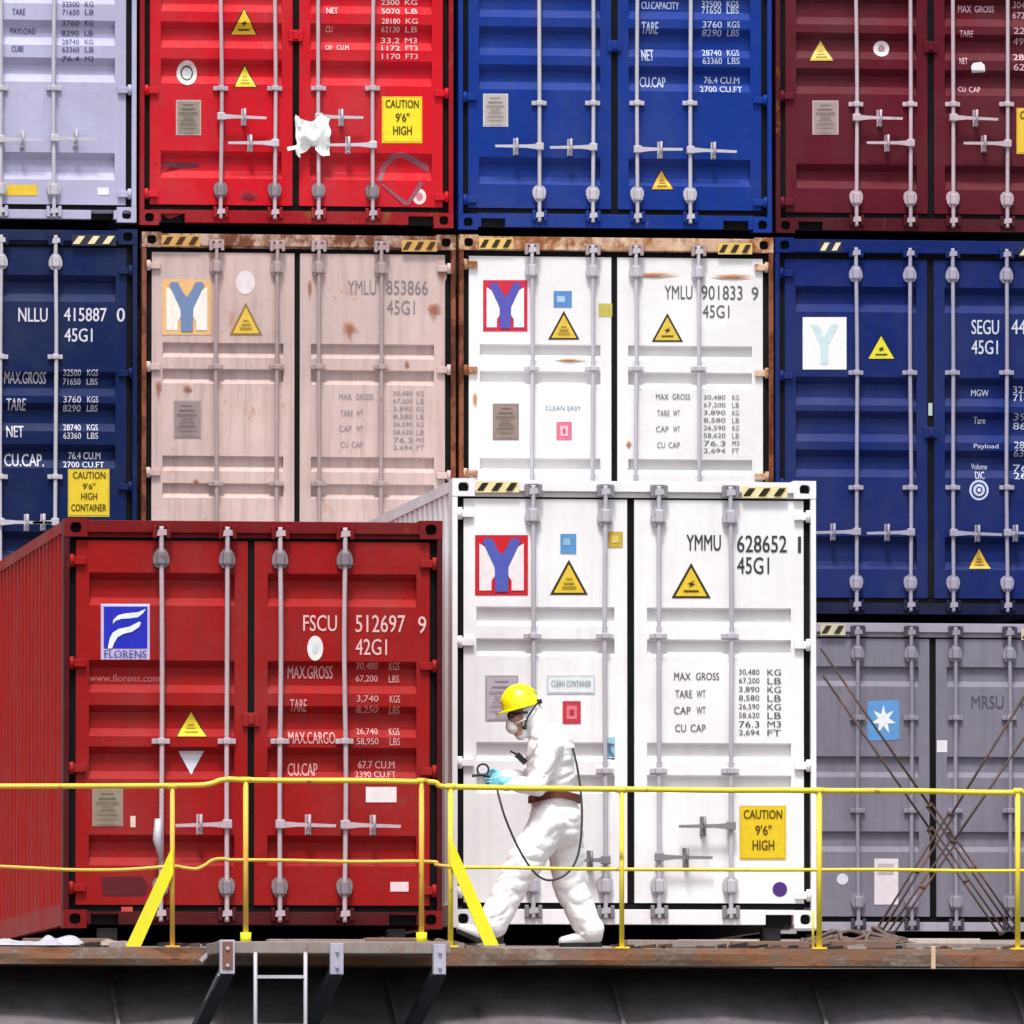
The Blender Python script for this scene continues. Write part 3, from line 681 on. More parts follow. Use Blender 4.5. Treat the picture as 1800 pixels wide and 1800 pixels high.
R3.rect('white_sticker', 230, 1434, 239, 1454, (226, 200, 190)); R3.sign('dark_patch', [((92, 14, 28), [(178, 1542), (250, 1540), (262, 1556), (256, 1574), (182, 1574)])])
R3.rect('red_reflector', 214, 1594, 234, 1616, (214, 80, 60))
m = MB(); x, z = R3.P(277, 1440); x2, z2 = R3.P(277, 1512)
m.tube([(x, -0.06, z), (x-0.008, -0.065, (z+z2)/2), (x+0.02, -0.05, z2)], 0.02, 8, rs=[0.024, 0.030, 0.014]); m.build('hanging_handle', GALV, R3.rodobs[0][1])
# W3
white_logo(W3, 836, 940, 929, 1046, (214, 24, 42), (248, 240, 244), (84, 96, 190))
W3.sign('blue_sticker', [((96, 156, 210), [(986, 938), (1014, 938), (1014, 973), (986, 973)]), ((160, 196, 228), [(991, 946), (1003, 946), (1003, 958), (991, 958)])])
W3.triangle(1001, 1015, 58, 54, 'lines', (64, 50, 10), (240, 206, 62), bk=1.15); W3.triangle(1216, 1021, 60, 54, 'bolt', (66, 52, 12), (238, 204, 60), bk=1.15)
W3.sign('yellow_sticker', [((212, 180, 70), [(1070, 934), (1096, 934), (1096, 962), (1070, 962)]), ((232, 208, 116), [(1076, 941), (1088, 941), (1088, 954), (1076, 954)])])
W3.text('code_lettering', [('YMMU', 1208, 940, 1268, 967), ('628652', 1297, 941, 1384, 970), ('1', 1404, 943, 1409, 971), ('45G1', 1297, 979, 1353, 1008)], INK, 0.006)
W3.plate(883, 1227, 58, 80, (190, 180, 192), (170, 162, 170))
W3.sign('document_label', [((206, 222, 230), [(962, 1187), (1047, 1187), (1047, 1220), (962, 1220)]), ((244, 248, 252), [(965, 1190), (1044, 1190), (1044, 1217), (965, 1217)])])
W3.text('teal_lettering', [('CLEAN CONTAINER', 970, 1196, 1040, 1206)], (130, 160, 172), 0.004, base=0.010)
W3.sign('red_sticker', [((206, 60, 78), [(990, 1232), (1022, 1232), (1022, 1272), (990, 1272)]), ((236, 130, 140), [(997, 1240), (1015, 1240), (1015, 1264), (997, 1264)]), ((200, 50, 70), [(1002, 1247), (1010, 1247), (1010, 1257), (1002, 1257)])])
W3.rect('cyan_tape', 1062, 1296, 1082, 1332, (170, 214, 236))
W3.text('weight_lettering', LB(1186, 1.32, (1182, 1213, 1242, 1273), 13)+VAL(1300, 1336, 1350, 1374, 1176, 15.2, 11), (92, 92, 98), 0.004)
W3.caution(1301, 1416, 1383, 1511, CL, (238, 206, 34), (232, 196, 56), (96, 72, 8))
W3.disc(1372, 1563, 13, 13, (((84, 44, 130), 1),), 'purple_sticker')

OLD = P_('old_brown_paint', (92, 40, 34), rust=0.5, grime=0.6)
under = []
for lb, a_, b_, src in (('container behind the oxide red one, under the dark navy container at the left edge', -311, 241, A2), ('container behind the oxide red one, under the faded pinkish white container', 249, 801, B2), ('container behind the clean white one, under the white container with rust stained edges', 807, 1360, C2)):
    B = Box(lb, YB, a_, b_, 1082 if src is not C2 else 1088, 1640, 1114, 1608, (a_+b_)/2, OLD, grooves=((1150, 1195), (1290, 1335), (1440, 1485)), rods=[a_+d_ for d_ in (140, 236, 310, 408)], guides=(1300,), hinges=(1200, 1500), rodmat=GALVD)
    under.append(B)

# ------------------------------------------------------------------ barge
YE = 71.0
ZD = at(900, 1667, YE).z
def mottled(name, cols, stretch, rough=0.8):
    m, t, b = newmat(name); N, L = t.nodes, t.links
    g = N.new('ShaderNodeNewGeometry'); v = N.new('ShaderNodeMapping'); v.inputs['Scale'].default_value = stretch; L.new(g.outputs['Position'], v.inputs['Vector'])
    n = N.new('ShaderNodeTexNoise'); n.inputs['Scale'].default_value = 2.2; n.inputs['Detail'].default_value = 10; n.inputs['Roughness'].default_value = 0.72; L.new(v.outputs[0], n.inputs['Vector'])
    r = N.new('ShaderNodeValToRGB'); e = r.color_ramp.elements; e[0].position = 0.30; e[0].color = (*cols[0], 1); e[1].position = 0.70; e[1].color = (*cols[-1], 1)
    for i, c in enumerate(cols[1:-1]): q_ = e.new(0.30+0.40*(i+1)/(len(cols)-1)); q_.color = (*c, 1)
    L.new(n.outputs[0], r.inputs[0]); L.new(r.outputs[0], b.inputs['Base Color']); b.inputs['Roughness'].default_value = rough
    n2 = N.new('ShaderNodeTexNoise'); n2.inputs['Scale'].default_value = 26; n2.inputs['Detail'].default_value = 6; L.new(g.outputs['Position'], n2.inputs['Vector'])
    bp = N.new('ShaderNodeBump'); bp.inputs['Strength'].default_value = 0.6; bp.inputs['Distance'].default_value = 0.01; L.new(n2.outputs[0], bp.inputs['Height']); L.new(bp.outputs[0], b.inputs['Normal'])
    return m
RUSTY = mottled('rusty_deck_edge', [(0.035, 0.018, 0.012), (0.11, 0.042, 0.02), (0.21, 0.085, 0.035), (0.14, 0.09, 0.065), (0.25, 0.20, 0.17), (0.22, 0.075, 0.02)], (0.75, 0.75, 1.1))
DECKM = paint('worn_deck_plate', (0.26, 0.22, 0.21), 0.7, 0.6, 0.8, bump=0.5, rustcol=(0.12, 0.055, 0.035))
HULL = mottled('dark_hull_plate', [(0.024, 0.018, 0.016), (0.080, 0.068, 0.076), (0.105, 0.092, 0.106), (0.135, 0.118, 0.134), (0.070, 0.042, 0.032)], (1.3, 1.3, 0.45))
barge = empty('cargo_barge', (at(900, 1667, YE).x, YE, 0), 'dark barge with a rusty orange deck edge carrying all the containers', 'barge')
bx, by = barge.location.x, YE
def zdeck(y): return ZD+(y-YE)*0.0255
m = MB()
xa, xb = at(-900, 1667, YE).x-bx, at(2700, 1667, YE).x-bx
N = 60
for i in range(N):
    x1, x2 = xa+(xb-xa)*i/N, xa+(xb-xa)*(i+1)/N
    for y1, y2 in ((0.02, 1.5), (1.5, 6), (6, 17), (17, 32)):
        m.face([(x1, y1, zdeck(YE+y1)), (x2, y1, zdeck(YE+y1)), (x2, y2, zdeck(YE+y2)), (x1, y2, zdeck(YE+y2))])
m.build('deck', DECKM, barge)
m = MB()                                                      # wavy dented rubbing bar
nn = 120; fh = 0.108
for i in range(nn):
    for zi in range(3):
        def pt(i_, k):
            x = xa+(xb-xa)*i_/nn
            return (x, -0.03+0.016*noise.noise(Vector((x*1.3, k*2.1, 3)))-0.006*math.sin(math.pi*k/3), ZD-fh*k/3+0.006*noise.noise(Vector((x*1.1, k, 9))))
        m.face([pt(i, zi), pt(i+1, zi), pt(i+1, zi+1), pt(i, zi+1)])
    a, b = pt(i, 0), pt(i+1, 0); m.face([a, b, (b[0], 0.1, ZD-0.001), (a[0], 0.1, ZD-0.001)])
    a, b = pt(i, 3), pt(i+1, 3); m.face([a, b, (b[0], 0.5, ZD-fh), (a[0], 0.5, ZD-fh)])
bmesh.ops.remove_doubles(m.bm, verts=m.bm.verts[:], dist=1e-4)
m.build('deck_edge', RUSTY, barge)
ribs = [-600, -240, 200, 690, 1085, 1440, 1790, 2150, 2500]
rx = [at(p, 1720, YE+0.4).x-bx for p in ribs]
m = MB(); n1, n2 = 150, 18
zs_j = [0, .01, .02, .03, .045, .06, .075, .09, .105, .12, .135, .15, .17, .2, .26, .4, .6, .8, 1.0]
def hull2(i, j):
    x = xa+(xb-xa)*i/n1; zz = zs_j[j]*(ZD-fh+0.6); z = ZD-fh-zz
    y = 0.74-0.80*min(1, zz/0.42)**0.9
    if zz > 0.42: y = -0.06+(zz-0.42)*0.10
    c = min(abs(x-r) for r in rx)
    y += 0.13*(1-min(1, c/0.7))**1.3+0.03*noise.noise(Vector((x*0.9, z*1.6, 1)))
    return (x, y, z)
for i in range(n1):
    for j in range(18): m.face([hull2(i, j), hull2(i+1, j), hull2(i+1, j+1), hull2(i, j+1)])
bmesh.ops.remove_doubles(m.bm, verts=m.bm.verts[:], dist=1e-4)
for f in m.bm.faces: f.smooth = True
m.build('hull_plating', HULL, barge)
for r in rx:
    m = MB(); pr = []
    for zz in (0, .06, .12, .18, .24, .30, .36, .42, .6, 1.0, 1.6):
        y = 0.74-0.80*min(1, zz/0.42)**0.9
        if zz > 0.42: y = -0.06+(zz-0.42)*0.10
        pr.append((y, ZD-fh-zz))
    for (y1, z1), (y2, z2) in zip(pr, pr[1:]):
        for xo in (r-0.012, r+0.012): m.face([(xo, y1+0.06, z1), (xo, y1+0.2, z1), (xo, y2+0.2, z2), (xo, y2+0.06, z2)])
        m.face([(r-0.012, y1+0.06, z1), (r+0.012, y1+0.06, z1), (r+0.012, y2+0.06, z2), (r-0.012, y2+0.06, z2)])
    m.build('hull_frame', HULL, barge)
m = MB()                                                      # plinth under the back row, dark
m.box(xa, xb, 32.0, 32.1, -0.6, zdeck(YE+32)); m.build('far_hull_side', HULL, barge)
m = MB()
p = at(1640, 1660, YE-0.06); m.box(p.x-bx-0.014, p.x-bx+0.014, -0.08, -0.055, ZD-0.125, ZD+0.02, 0.004); m.build('edge_strip', decal((222, 190, 160)), barge)
# supports below each container
def pads(B, name='container_pad'):
    for k in (0.12, 0.88):
        for yy in (0.12, 6.0, 12.0):
            m = MB(); x = B.x0+B.W*k-bx; y = B.Y+yy; zt = B.z0
            m.box(x-0.06, x+0.06, y-YE-0.06, y-YE+0.08, zdeck(y)-0.01, zt+0.001, 0.004)
            m.build(name, BLACKST, barge)
for B in [R3, W3, D3]+under: pads(B)

# water
m = MB()
m.face([(-1500, -300, 0), (1500, -300, 0), (1500, 3000, 0), (-1500, 3000, 0)])
wm, t, b = newmat('harbour_water'); b.inputs['Base Color'].default_value = (0.045, 0.055, 0.055, 1); b.inputs['Roughness'].default_value = 0.12
nz = t.nodes.new('ShaderNodeTexNoise'); nz.inputs['Scale'].default_value = 0.7; nz.inputs['Detail'].default_value = 6
g = t.nodes.new('ShaderNodeNewGeometry'); t.links.new(g.outputs['Position'], nz.inputs['Vector'])
bp = t.nodes.new('ShaderNodeBump'); bp.inputs['Strength'].default_value = 0.5; bp.inputs['Distance'].default_value = 0.3
t.links.new(nz.outputs[0], bp.inputs['Height']); t.links.new(bp.outputs[0], b.inputs['Normal'])
tag(m.build('water', wm), kind='structure')

# ------------------------------------------------------------------ boarding platform and ladder
YP = YE-0.85
CONC = paint('pale_platform_edge', (0.27, 0.225, 0.205), 0.6, 0.5, 0.8, bump=0.4, rustcol=(0.22, 0.10, 0.05))
LILACST = paint('pale_lilac_steel', (0.42, 0.40, 0.50), 0.35, 0.6, 0.6)
DUSK = paint('dark_brace_paint', (0.030, 0.034, 0.045), 0.15, 0.3, 0.6)
pl0 = at(385, 1668, YP); pl1 = at(792, 1672, YP); zp = at(560, 1655, YP).z; zpb = at(560, 1676, YP).z
plat = empty('boarding_platform', (pl0.x, YP, zpb), 'pale edged steel platform jutting out from the barge below the red container', 'platform')
o = Vector(plat.location)
m = MB(); m.box(0, pl1.x-pl0.x, 0, YE-YP-0.06, 0, zp-zpb, 0.006); m.build('deck_plate', CONC, plat)
for i, (pxa, pxb, yt, yb) in enumerate(((386, 412, 1652, 1712), (580, 603, 1658, 1713), (761, 783, 1660, 1713))):
    a = at(pxa, yt, YP-0.03); c = at(pxb, yb, YP-0.03)
    m = MB(); m.box(a.x-o.x, c.x-o.x, -0.06, -0.004, c.z-o.z, a.z-o.z, 0.004)
    if i == 0:
        m.mi = 1; m.box(a.x-o.x+0.014, c.x-o.x-0.014, -0.066, -0.0605, c.z-o.z+0.03, a.z-o.z-0.012); m.mi = 0
    for bz in (.25, .75): m.tube([((a.x+c.x)/2-o.x, -0.075, a.z-o.z+(c.z-a.z)*bz), ((a.x+c.x)/2-o.x, -0.05, a.z-o.z+(c.z-a.z)*bz)], 0.012, 6)
    m.build('bracket', [LILACST, paint('rust_brown_face', (0.20, 0.09, 0.06), 0.5, 0.4, 0.8)], plat)
    m = MB(); p1 = at((pxa+pxb)/2, yb-6, YP+0.02); p2 = at((pxa+pxb)/2-62, yb+120, YE+0.2)
    m.bar(p1-o, p2-o, 0.085, 0.06); m.build('brace', DUSK, plat)
    if i == 0:
        m = MB(); p1 = at(385, 1713, YP-0.02); p2 = at(338, 1812, YE+0.15); m.bar(p1-o, p2-o, 0.016, 0.02); m.build('brace_edge_light', GALVD, plat)  # pale bar added to draw the light along the brace's edge
m = MB(); a = at(352, 1690, YE-0.09); c = at(386, 1656, YE-0.09); m.bar(a-o, c-o, 0.07, 0.02, Vector((0, 1, 0))); m.build('gusset', LILACST, plat)
lad = empty('boarding_ladder', at(493, 1676, YP-0.10), 'thin steel ladder hanging below the boarding platform', 'ladder')
o = Vector(lad.location)
for px in (449, 537):
    m = MB(); m.tube([at(px, 1676, YP-0.04)-o, at(px, 1690, YP-0.10)-o, at(px, 1990, YP-0.10)-o], 0.013, 8); m.build('rail', GALV, lad)
for py in (1717, 1803, 1889, 1975):
    m = MB(); m.bar(at(447, py, YP-0.10)-o, at(539, py, YP-0.10)-o, 0.02, 0.02, Vector((0, 0, 1))); m.build('rung', GALV, lad)

# ------------------------------------------------------------------ yellow railings
def railing(label, Y, top, mid, posts, braces=(), rt=0.017, rm=0.011, sleeves=False, pb=1660, topmat=YELLOW, midmat=YELLOW):
    first = at(posts[0][0] if posts else top[0][0], pb, Y)
    r = empty('safety_railing', first, label, 'railing', 'yellow safety railings'); o = Vector(r.location)
    def wob(pts, sd):
        P3 = spline([at(x, y, Y)-o for x, y in pts], 8)
        return [p+Vector((0, 0.006*noise.noise(Vector((p.x*1.7, sd, 1))), 0.010*noise.noise(Vector((p.x*1.3, sd, 5))))) for p in P3]
    m = MB(); m.tube(wob(top, 1+Y), rt, 10)
    for px, y0, *_ in posts:
        if y0 < 1500: c_ = at(px, y0, Y)-o; m.tube([c_-Vector((.03, 0, 0)), c_+Vector((.03, 0, 0))], rt*1.16, 10)
    m.build('top_rail', topmat, r)
    m = MB(); m.tube(wob(mid, 3+Y), rm, 8); m.build('mid_rail', midmat, r)
    for px, y0, y1, rr, mt in posts:
        m = MB(); m.tube([at(px, y0, Y)-o, at(px, y1, Y)-o], rr, 8); q = m.build('post', mt, r)
        if not sleeves and rr > .01:
            fp = MB(); c_ = at(px, y1, Y)-o; fp.box(c_.x-.045, c_.x+.045, c_.y-.04, c_.y+.045, c_.z-.006, c_.z+.006, .002); fp.build('foot_plate', mt, q)
        if sleeves:
            s_ = MB(); s_.tube([at(px, y1-16, Y)-o, at(px, y1+4, Y)-o], 0.034, 12); s_.tube([at(px, y1+2, Y)-o, at(px, y1+8, Y)-o], 0.04, 12); s_.build('post_sleeve', YELBR, q)
    for xa_, ya, xb_, yb_, wd in braces:
        m = MB(); sg = 1 if xb_ > xa_ else -1
        pl_ = [at(xa_, ya, Y-0.03)-o, at(xa_, ya+50, Y-0.03)-o, at(xb_-sg*13, yb_, Y-0.03)-o, at(xb_+sg*13, yb_, Y-0.03)-o]
        m.prism([(v.x, v.z) for v in pl_], -0.04, -0.022)
        m.build('diagonal_brace', YELBR, r)
    return r
AMBER = paint('amber_paint', (0.78, 0.52, 0.05), 0.42, 0.15, 0.45, bump=0.1)
ORANGEY = paint('orange_yellow_paint', (0.74, 0.42, 0.06), 0.42, 0.2, 0.5, bump=0.1)
YRL = YE+0.05
railing('left yellow railing in front of the red container, with one diagonal brace', YRL,
    [(-60, 1383), (0, 1382), (150, 1382), (300, 1381), (352, 1380), (372, 1377), (386, 1372), (398, 1370)],
    [(-60, 1521), (0, 1523), (60, 1526), (130, 1529), (220, 1528), (300, 1523), (325, 1526), (345, 1528), (360, 1522), (372, 1514), (384, 1511), (398, 1511)],
    [(303, 1382, 1664, 0.015, ORANGEY)], ((304, 1486, 234, 1664, 0.082),), topmat=AMBER, midmat=ORANGEY)
railing('middle yellow railing on the boarding platform, two posts standing in sleeves', YP+0.06,
    [(398, 1370), (440, 1371), (590, 1372), (720, 1373), (763, 1374), (772, 1380), (790, 1383)],
    [(398, 1511), (440, 1512), (600, 1514), (755, 1515), (766, 1520), (792, 1524)],
    [(432, 1371, 1655, 0.0165, ORANGEY), (741, 1373, 1655, 0.0165, ORANGEY)], sleeves=True, topmat=AMBER, midmat=ORANGEY)
railing('right yellow railing before the white and grey violet containers, with one diagonal brace', YRL,
    [(790, 1383), (900, 1385), (1093, 1388), (1300, 1389), (1440, 1390), (1620, 1391), (1900, 1393)],
    [(792, 1525), (950, 1527), (1093, 1528), (1300, 1529), (1440, 1529), (1640, 1530), (1900, 1531)],
    [(792, 1383, 1664, 0.017, YELLOW), (1093, 1388, 1666, 0.0155, YELLOW), (1440, 1390, 1667, 0.018, YELLOW), (1429, 1600, 1668, 0.008, YELLOW), (1789, 1391, 1668, 0.017, YELLOW)],
    ((791, 1468, 864, 1662, 0.088),), rt=0.018)

# ------------------------------------------------------------------ lashing rods in front of the grey container
LASH = paint('brown_lashing_steel', (0.065, 0.042, 0.036), 0.6, 0.4, 0.6, 0.3)
def lash(label, a, b, ya, yb, turn):
    p, q_ = at(*a, ya), at(*b, yb)
    r = empty('lashing_rod', q_, label, 'lashing rod', 'crossed lashing rods'); o = Vector(r.location)
    m = MB(); e = p+(q_-p)*turn; m.tube([p-o, e-o], 0.0095, 8); m.build('rod', LASH, r)
    m = MB(); d = (q_-p).normalized(); sd = Vector((d.z, 0, -d.x)).normalized()*0.022
    m.tube([e-o-sd, q_-o-sd], 0.0085, 8); m.tube([e-o+sd, q_-o+sd], 0.0085, 8)
    for k in (0, .5, 1): c = e+(q_-e)*k-o; m.tube([c-sd*1.3, c+sd*1.3], 0.014, 8)
    m.build('turnbuckle', LASH, r)
lash('upper of two brown rods running down to the right across the grey container', (1443, 1140), (1786, 1636), YB-0.25, YB-1.0, 0.56)
lash('lower of two brown rods running down to the right across the grey container', (1447, 1188), (1762, 1640), YB-0.25, YB-1.15, 0.60)
lash('upper of two brown rods running down to the left across the grey container', (1822, 1190), (1548, 1632), YB-0.33, YB-1.1, 0.55)
lash('lower of two brown rods running down to the left across the grey container', (1838, 1242), (1566, 1640), YB-0.33, YB-1.25, 0.60)

# ------------------------------------------------------------------ loose things on the deck
def rope(label, cx, cy, Y, n, r0, mat, rr=0.02, seed=1):
    rnd = random.Random(seed); c = at(cx, cy, Y); z = zdeck(Y)
    m = MB(); pts = []; a = 0
    for k in range(n*12):                      # one long line thrown down in a tangle
        a += rnd.uniform(.25, .75); R = r0*rnd.uniform(.35, 1.1)
        pile = max(0, 1-(R/r0)**2)
        pts.append(Vector((1.5*R*math.cos(a), R*math.sin(a)*.8, rr+rnd.uniform(0, .6)*r0*(.25+.75*pile)*(k/(n*12)*.7+.3))))
    m.tube(spline(pts, 5), rr, 6)
    q_ = m.build('rope_heap', mat); q_.location = (c.x, Y, z); return tag(q_, label, 'rope heap', 'heaps of rope on the deck')
ROPE = paint('weathered_rope', (0.13, 0.09, 0.075), 0.3, 0.5, 0.9, rustcol=(0.05, 0.035, 0.025), scale=3)
ROPEW = paint('pale_rope', (0.56, 0.56, 0.64), 0.1, 0.5, 0.9, rustcol=(0.12, 0.10, 0.10), scale=3)
rope('brown rope heap on the deck between the white container and the lashing rods', 1500, 1640, YE+1.0, 9, 0.25, ROPE, 0.013, 3)
rope('brown rope heap on the deck at the foot of the lashing rods', 1585, 1640, YE+2.2, 5, 0.13, ROPE, 0.011, 9)
rope('brown rope heap heaped between the red and the white container', 770, 1640, YE+0.9, 4, 0.11, ROPE, 0.011, 5)
# rumpled pale tarpaulin at the left edge
def tarp(label, pxa, pxb, Y, hgt, dep, mat, seed):
    a = at(pxa, 1660, Y); b = at(pxb, 1660, Y); n1, n2 = 46, 12; m = MB(); L = b.x-a.x; vs = []
    for i in range(n1+1):
        for j in range(n2+1):
            u, v = i/n1, j/n2; e = math.sin(math.pi*v)**.6*(0.35+0.65*abs(noise.noise(Vector((u*L*3.1, seed, 2)))*2.0))*math.sin(math.pi*min(1, u*8, (1-u)*8)/2)
            z = 0.006+hgt*e*(0.55+1.3*noise.noise(Vector((u*L*10, v*3, seed))))
            vs.append(m.bm.verts.new((u*L, (v-.5)*dep+0.05*noise.noise(Vector((u*L*4, v*2, seed+5))), max(0.004, z))))
    for i in range(n1):
        for j in range(n2):
            k = i*(n2+1)+j; f = m.bm.faces.new((vs[k], vs[k+n2+1], vs[k+n2+2], vs[k+1])); f.smooth = True
    q_ = m.build('tarpaulin', mat); q_.location = (a.x, Y, zdeck(Y)); return tag(q_, label, 'tarpaulin')
tarp('rumpled pale grey tarpaulin lying on the deck at the left edge', -40, 158, YE+0.42, 0.12, 0.4, paint('pale_tarp', (0.42, 0.42, 0.48), 0.3, 0.45, 0.7, rustcol=(0.2, 0.1, 0.07)), 4.0)
tarp('low brownish sheet of plastic crumpled on the deck beside the tarpaulin', 150, 232, YE+0.5, 0.06, 0.3, paint('brown_sheet', (0.30, 0.22, 0.20), 0.3, 0.45, 0.8), 11.0)
# dunnage planks
PLANK = [paint('grey_timber', (0.27, 0.22, 0.19), 0.35, 0.6, 0.85, rustcol=(0.09, 0.055, 0.04), scale=2), paint('brown_timber', (0.20, 0.12, 0.09), 0.3, 0.6, 0.85, scale=2), paint('pale_timber', (0.46, 0.40, 0.36), 0.2, 0.6, 0.85, scale=2)]
spec = [(1100, 1290, 1.0, 0, .05, 'grey timber plank on the deck in front of the white container, longest of the planks'), (1285, 1420, 0.7, 1, .045, 'brown timber plank lying on the deck near the right corner of the white container'),
        (1190, 1330, 1.5, 2, .05, 'pale timber plank on the deck close under the sill of the white container'), (1460, 1572, 0.5, 1, .05, 'dark brown timber beam on the deck in front of the brown rope heaps'),
        (1545, 1720, 1.9, 2, .06, 'pale timber beam on the deck below the crossed lashing rods'), (1590, 1790, 0.6, 0, .035, 'grey timber plank at the deck edge in front of the grey container'),
        (470, 640, 0.55, 0, .05, 'grey timber plank on the deck in front of the red container'), (640, 745, 0.75, 1, .06, 'brown timber beam on the deck below the right door of the red container'),
        (40, 190, 0.9, 1, .05, 'brown timber beam on the deck behind the pale tarpaulin')]
for i, (a, b, dy, mi, th, lb) in enumerate(spec):
    Y = YE+dy; p, q_ = at(a, 1660, Y), at(b, 1660, Y); m = MB(); rnd = random.Random(i)
    m.box(0, q_.x-p.x, -0.07, 0.07, 0, th, 0.006); o_ = m.build('timber_plank', PLANK[mi]); o_.location = (p.x, Y, zdeck(Y)+0.001); o_.rotation_euler = (0, 0, rnd.uniform(-.05, .05))
    tag(o_, lb, 'plank', 'timber planks on the deck')
m = MB(); rnd = random.Random(12)
SCR = [paint('rust_scrap', (0.10, 0.05, 0.035), 0.4, 0.4, 0.9), paint('pale_scrap', (0.30, 0.26, 0.24), 0.2, 0.4, 0.9), BLACKST]
for i in range(230):
    px = rnd.choice((rnd.uniform(0, 800), rnd.uniform(1060, 1420), rnd.uniform(1420, 1800), rnd.uniform(600, 860))); Y = YE+rnd.choice((rnd.uniform(.1, 1.3), rnd.uniform(.1, 3.4)))
    c = at(px, 1660, Y); c.z = zdeck(Y); L_ = rnd.uniform(.02, .13); h_ = rnd.uniform(.004, .016); w_ = rnd.uniform(.01, .035); a = rnd.uniform(-.6, .6)
    m.mi = rnd.choice((0, 0, 1, 2)); d = Vector((math.cos(a), math.sin(a), rnd.uniform(-.02, .16)))
    m.bar(c+Vector((0, 0, h_/2)), c+d*L_+Vector((0, 0, h_/2)), w_, h_, Vector((0, 0, 1)))
tag(m.build('deck_debris', SCR), 'rust flakes and small scraps scattered along the deck edge', 'debris', kind='stuff')
# torn plastic on the bright red container's lock rod
m = MB(); n1, n2 = 16, 16; vs = []
for i in range(n1+1):
    for j in range(n2+1):
        u, v = i/n1, j/n2
        px = 520+60*u+5*noise.noise(Vector((v*4, u, 7))); py = 208+62*v+10*noise.noise(Vector((u*4, v, 3)))+ (8*math.sin(u*9) if v > .8 else 0) - (7*math.cos(u*8) if v < .2 else 0)
        p = at(px, py, YB-0.055-0.05*noise.noise(Vector((u*5, v*3, 1)))); vs.append(m.bm.verts.new(p))
for i in range(n1):
    for j in range(n2):
        u, v = i/n1, j/n2
        if u < .55 and v > .82 and .12 < u: continue
        k = i*(n2+1)+j; m.bm.faces.new((vs[k], vs[k+1], vs[k+n2+2], vs[k+n2+1])).smooth = True
for a, b in (((505, 262), (524, 258)), ((522, 205), (527, 222))): m.bar(at(*a, YB-0.06), at(*b, YB-0.06), 0.03, 0.008, Vector((0, 0, 1)))
tag(m.build('plastic_wrap', paint('torn_white_plastic', (0.74, 0.78, 0.76), 0, 0.25, 0.4, bump=0.3)), 'torn white plastic wrapped round a lock rod of the bright red container', 'plastic wrap')

# ------------------------------------------------------------------ worker
YM = 73.0
KM = YM/F
SUIT, t, b = newmat('white_coverall'); b.inputs['Roughness'].default_value = 0.8; b.inputs['Specular IOR Level'].default_value = 0.2
nz = t.nodes.new('ShaderNodeTexNoise'); nz.inputs['Scale'].default_value = 9; nz.inputs['Detail'].default_value = 6
g = t.nodes.new('ShaderNodeNewGeometry'); t.links.new(g.outputs['Position'], nz.inputs['Vector'])
cr = t.nodes.new('ShaderNodeMix'); cr.data_type = 'RGBA'; cr.inputs[6].default_value = (0.87, 0.87, 0.88, 1); cr.inputs[7].default_value = (0.94, 0.94, 0.95, 1)
t.links.new(nz.outputs[0], cr.inputs[0]); t.links.new(cr.outputs[2], b.inputs['Base Color'])
mpn = t.nodes.new('ShaderNodeMapping'); mpn.inputs['Rotation'].default_value = (0.3, 0.6, 0.2); mpn.inputs['Scale'].default_value = (1.0, 1.0, 2.3); t.links.new(g.outputs['Position'], mpn.inputs['Vector'])
n2_ = t.nodes.new('ShaderNodeTexNoise'); n2_.noise_type = 'RIDGED_MULTIFRACTAL'; n2_.inputs['Scale'].default_value = 6.5; n2_.inputs['Detail'].default_value = 4; n2_.inputs['Distortion'].default_value = 0.5
bp = t.nodes.new('ShaderNodeBump'); bp.inputs['Strength'].default_value = 0.5; bp.inputs['Distance'].default_value = 0.014
t.links.new(mpn.outputs[0], n2_.inputs['Vector']); t.links.new(n2_.outputs[0], bp.inputs['Height']); t.links.new(bp.outputs[0], b.inputs['Normal'])
SKIN, _, b = newmat('skin'); b.inputs['Base Color'].default_value = (0.46, 0.27, 0.20, 1); b.inputs['Roughness'].default_value = 0.55
PF = at(940, 1660, YM); PF.z = zdeck(YM)
man = empty('person', PF, 'person in white coverall and yellow hard hat walking left along the deck, holding a cable', 'person')
def J(px, py, dy=0.0):
    p = at(px, py, YM+dy); return p-PF
def ellip(bm, c, r, rot=0.0):
    a = bmesh.ops.create_icosphere(bm, subdivisions=3, radius=1)
    M = Matrix.Translation(c) @ Matrix.Rotation(rot, 4, 'Y') @ Matrix.Diagonal((*r, 1))
    bmesh.ops.transform(bm, matrix=M, verts=a['verts'])
def limb(bm, p, q, ra, rb):
    d = q-p; n = max(3, int(d.length/0.03))
    for i in range(n+1):
        t_ = i/n; c = p+d*t_; r = ra+(rb-ra)*t_
        a = bmesh.ops.create_icosphere(bm, subdivisions=2, radius=r); bmesh.ops.translate(bm, verts=a['verts'], vec=c)
def remesh(bm, name, vox, smooth=6, fac=0.5):
    me = bpy.data.meshes.new(name); bm.to_mesh(me); bm.free()
    ob = bpy.data.objects.new(name, me); C.objects.link(ob)
    r = ob.modifiers.new('r', 'REMESH'); r.mode = 'VOXEL'; r.voxel_size = vox
    s_ = ob.modifiers.new('s', 'SMOOTH'); s_.iterations = smooth; s_.factor = fac
    dg = bpy.context.evaluated_depsgraph_get(); dg.update()
    out = bpy.data.meshes.new_from_object(ob.evaluated_get(dg), depsgraph=dg)
    bpy.data.objects.remove(ob); out.name = name
    for p in out.polygons: p.use_smooth = True
    return out
k = KM
sh = J(962, 1307, 0); hip = J(974, 1420, 0)
bm = bmesh.new()
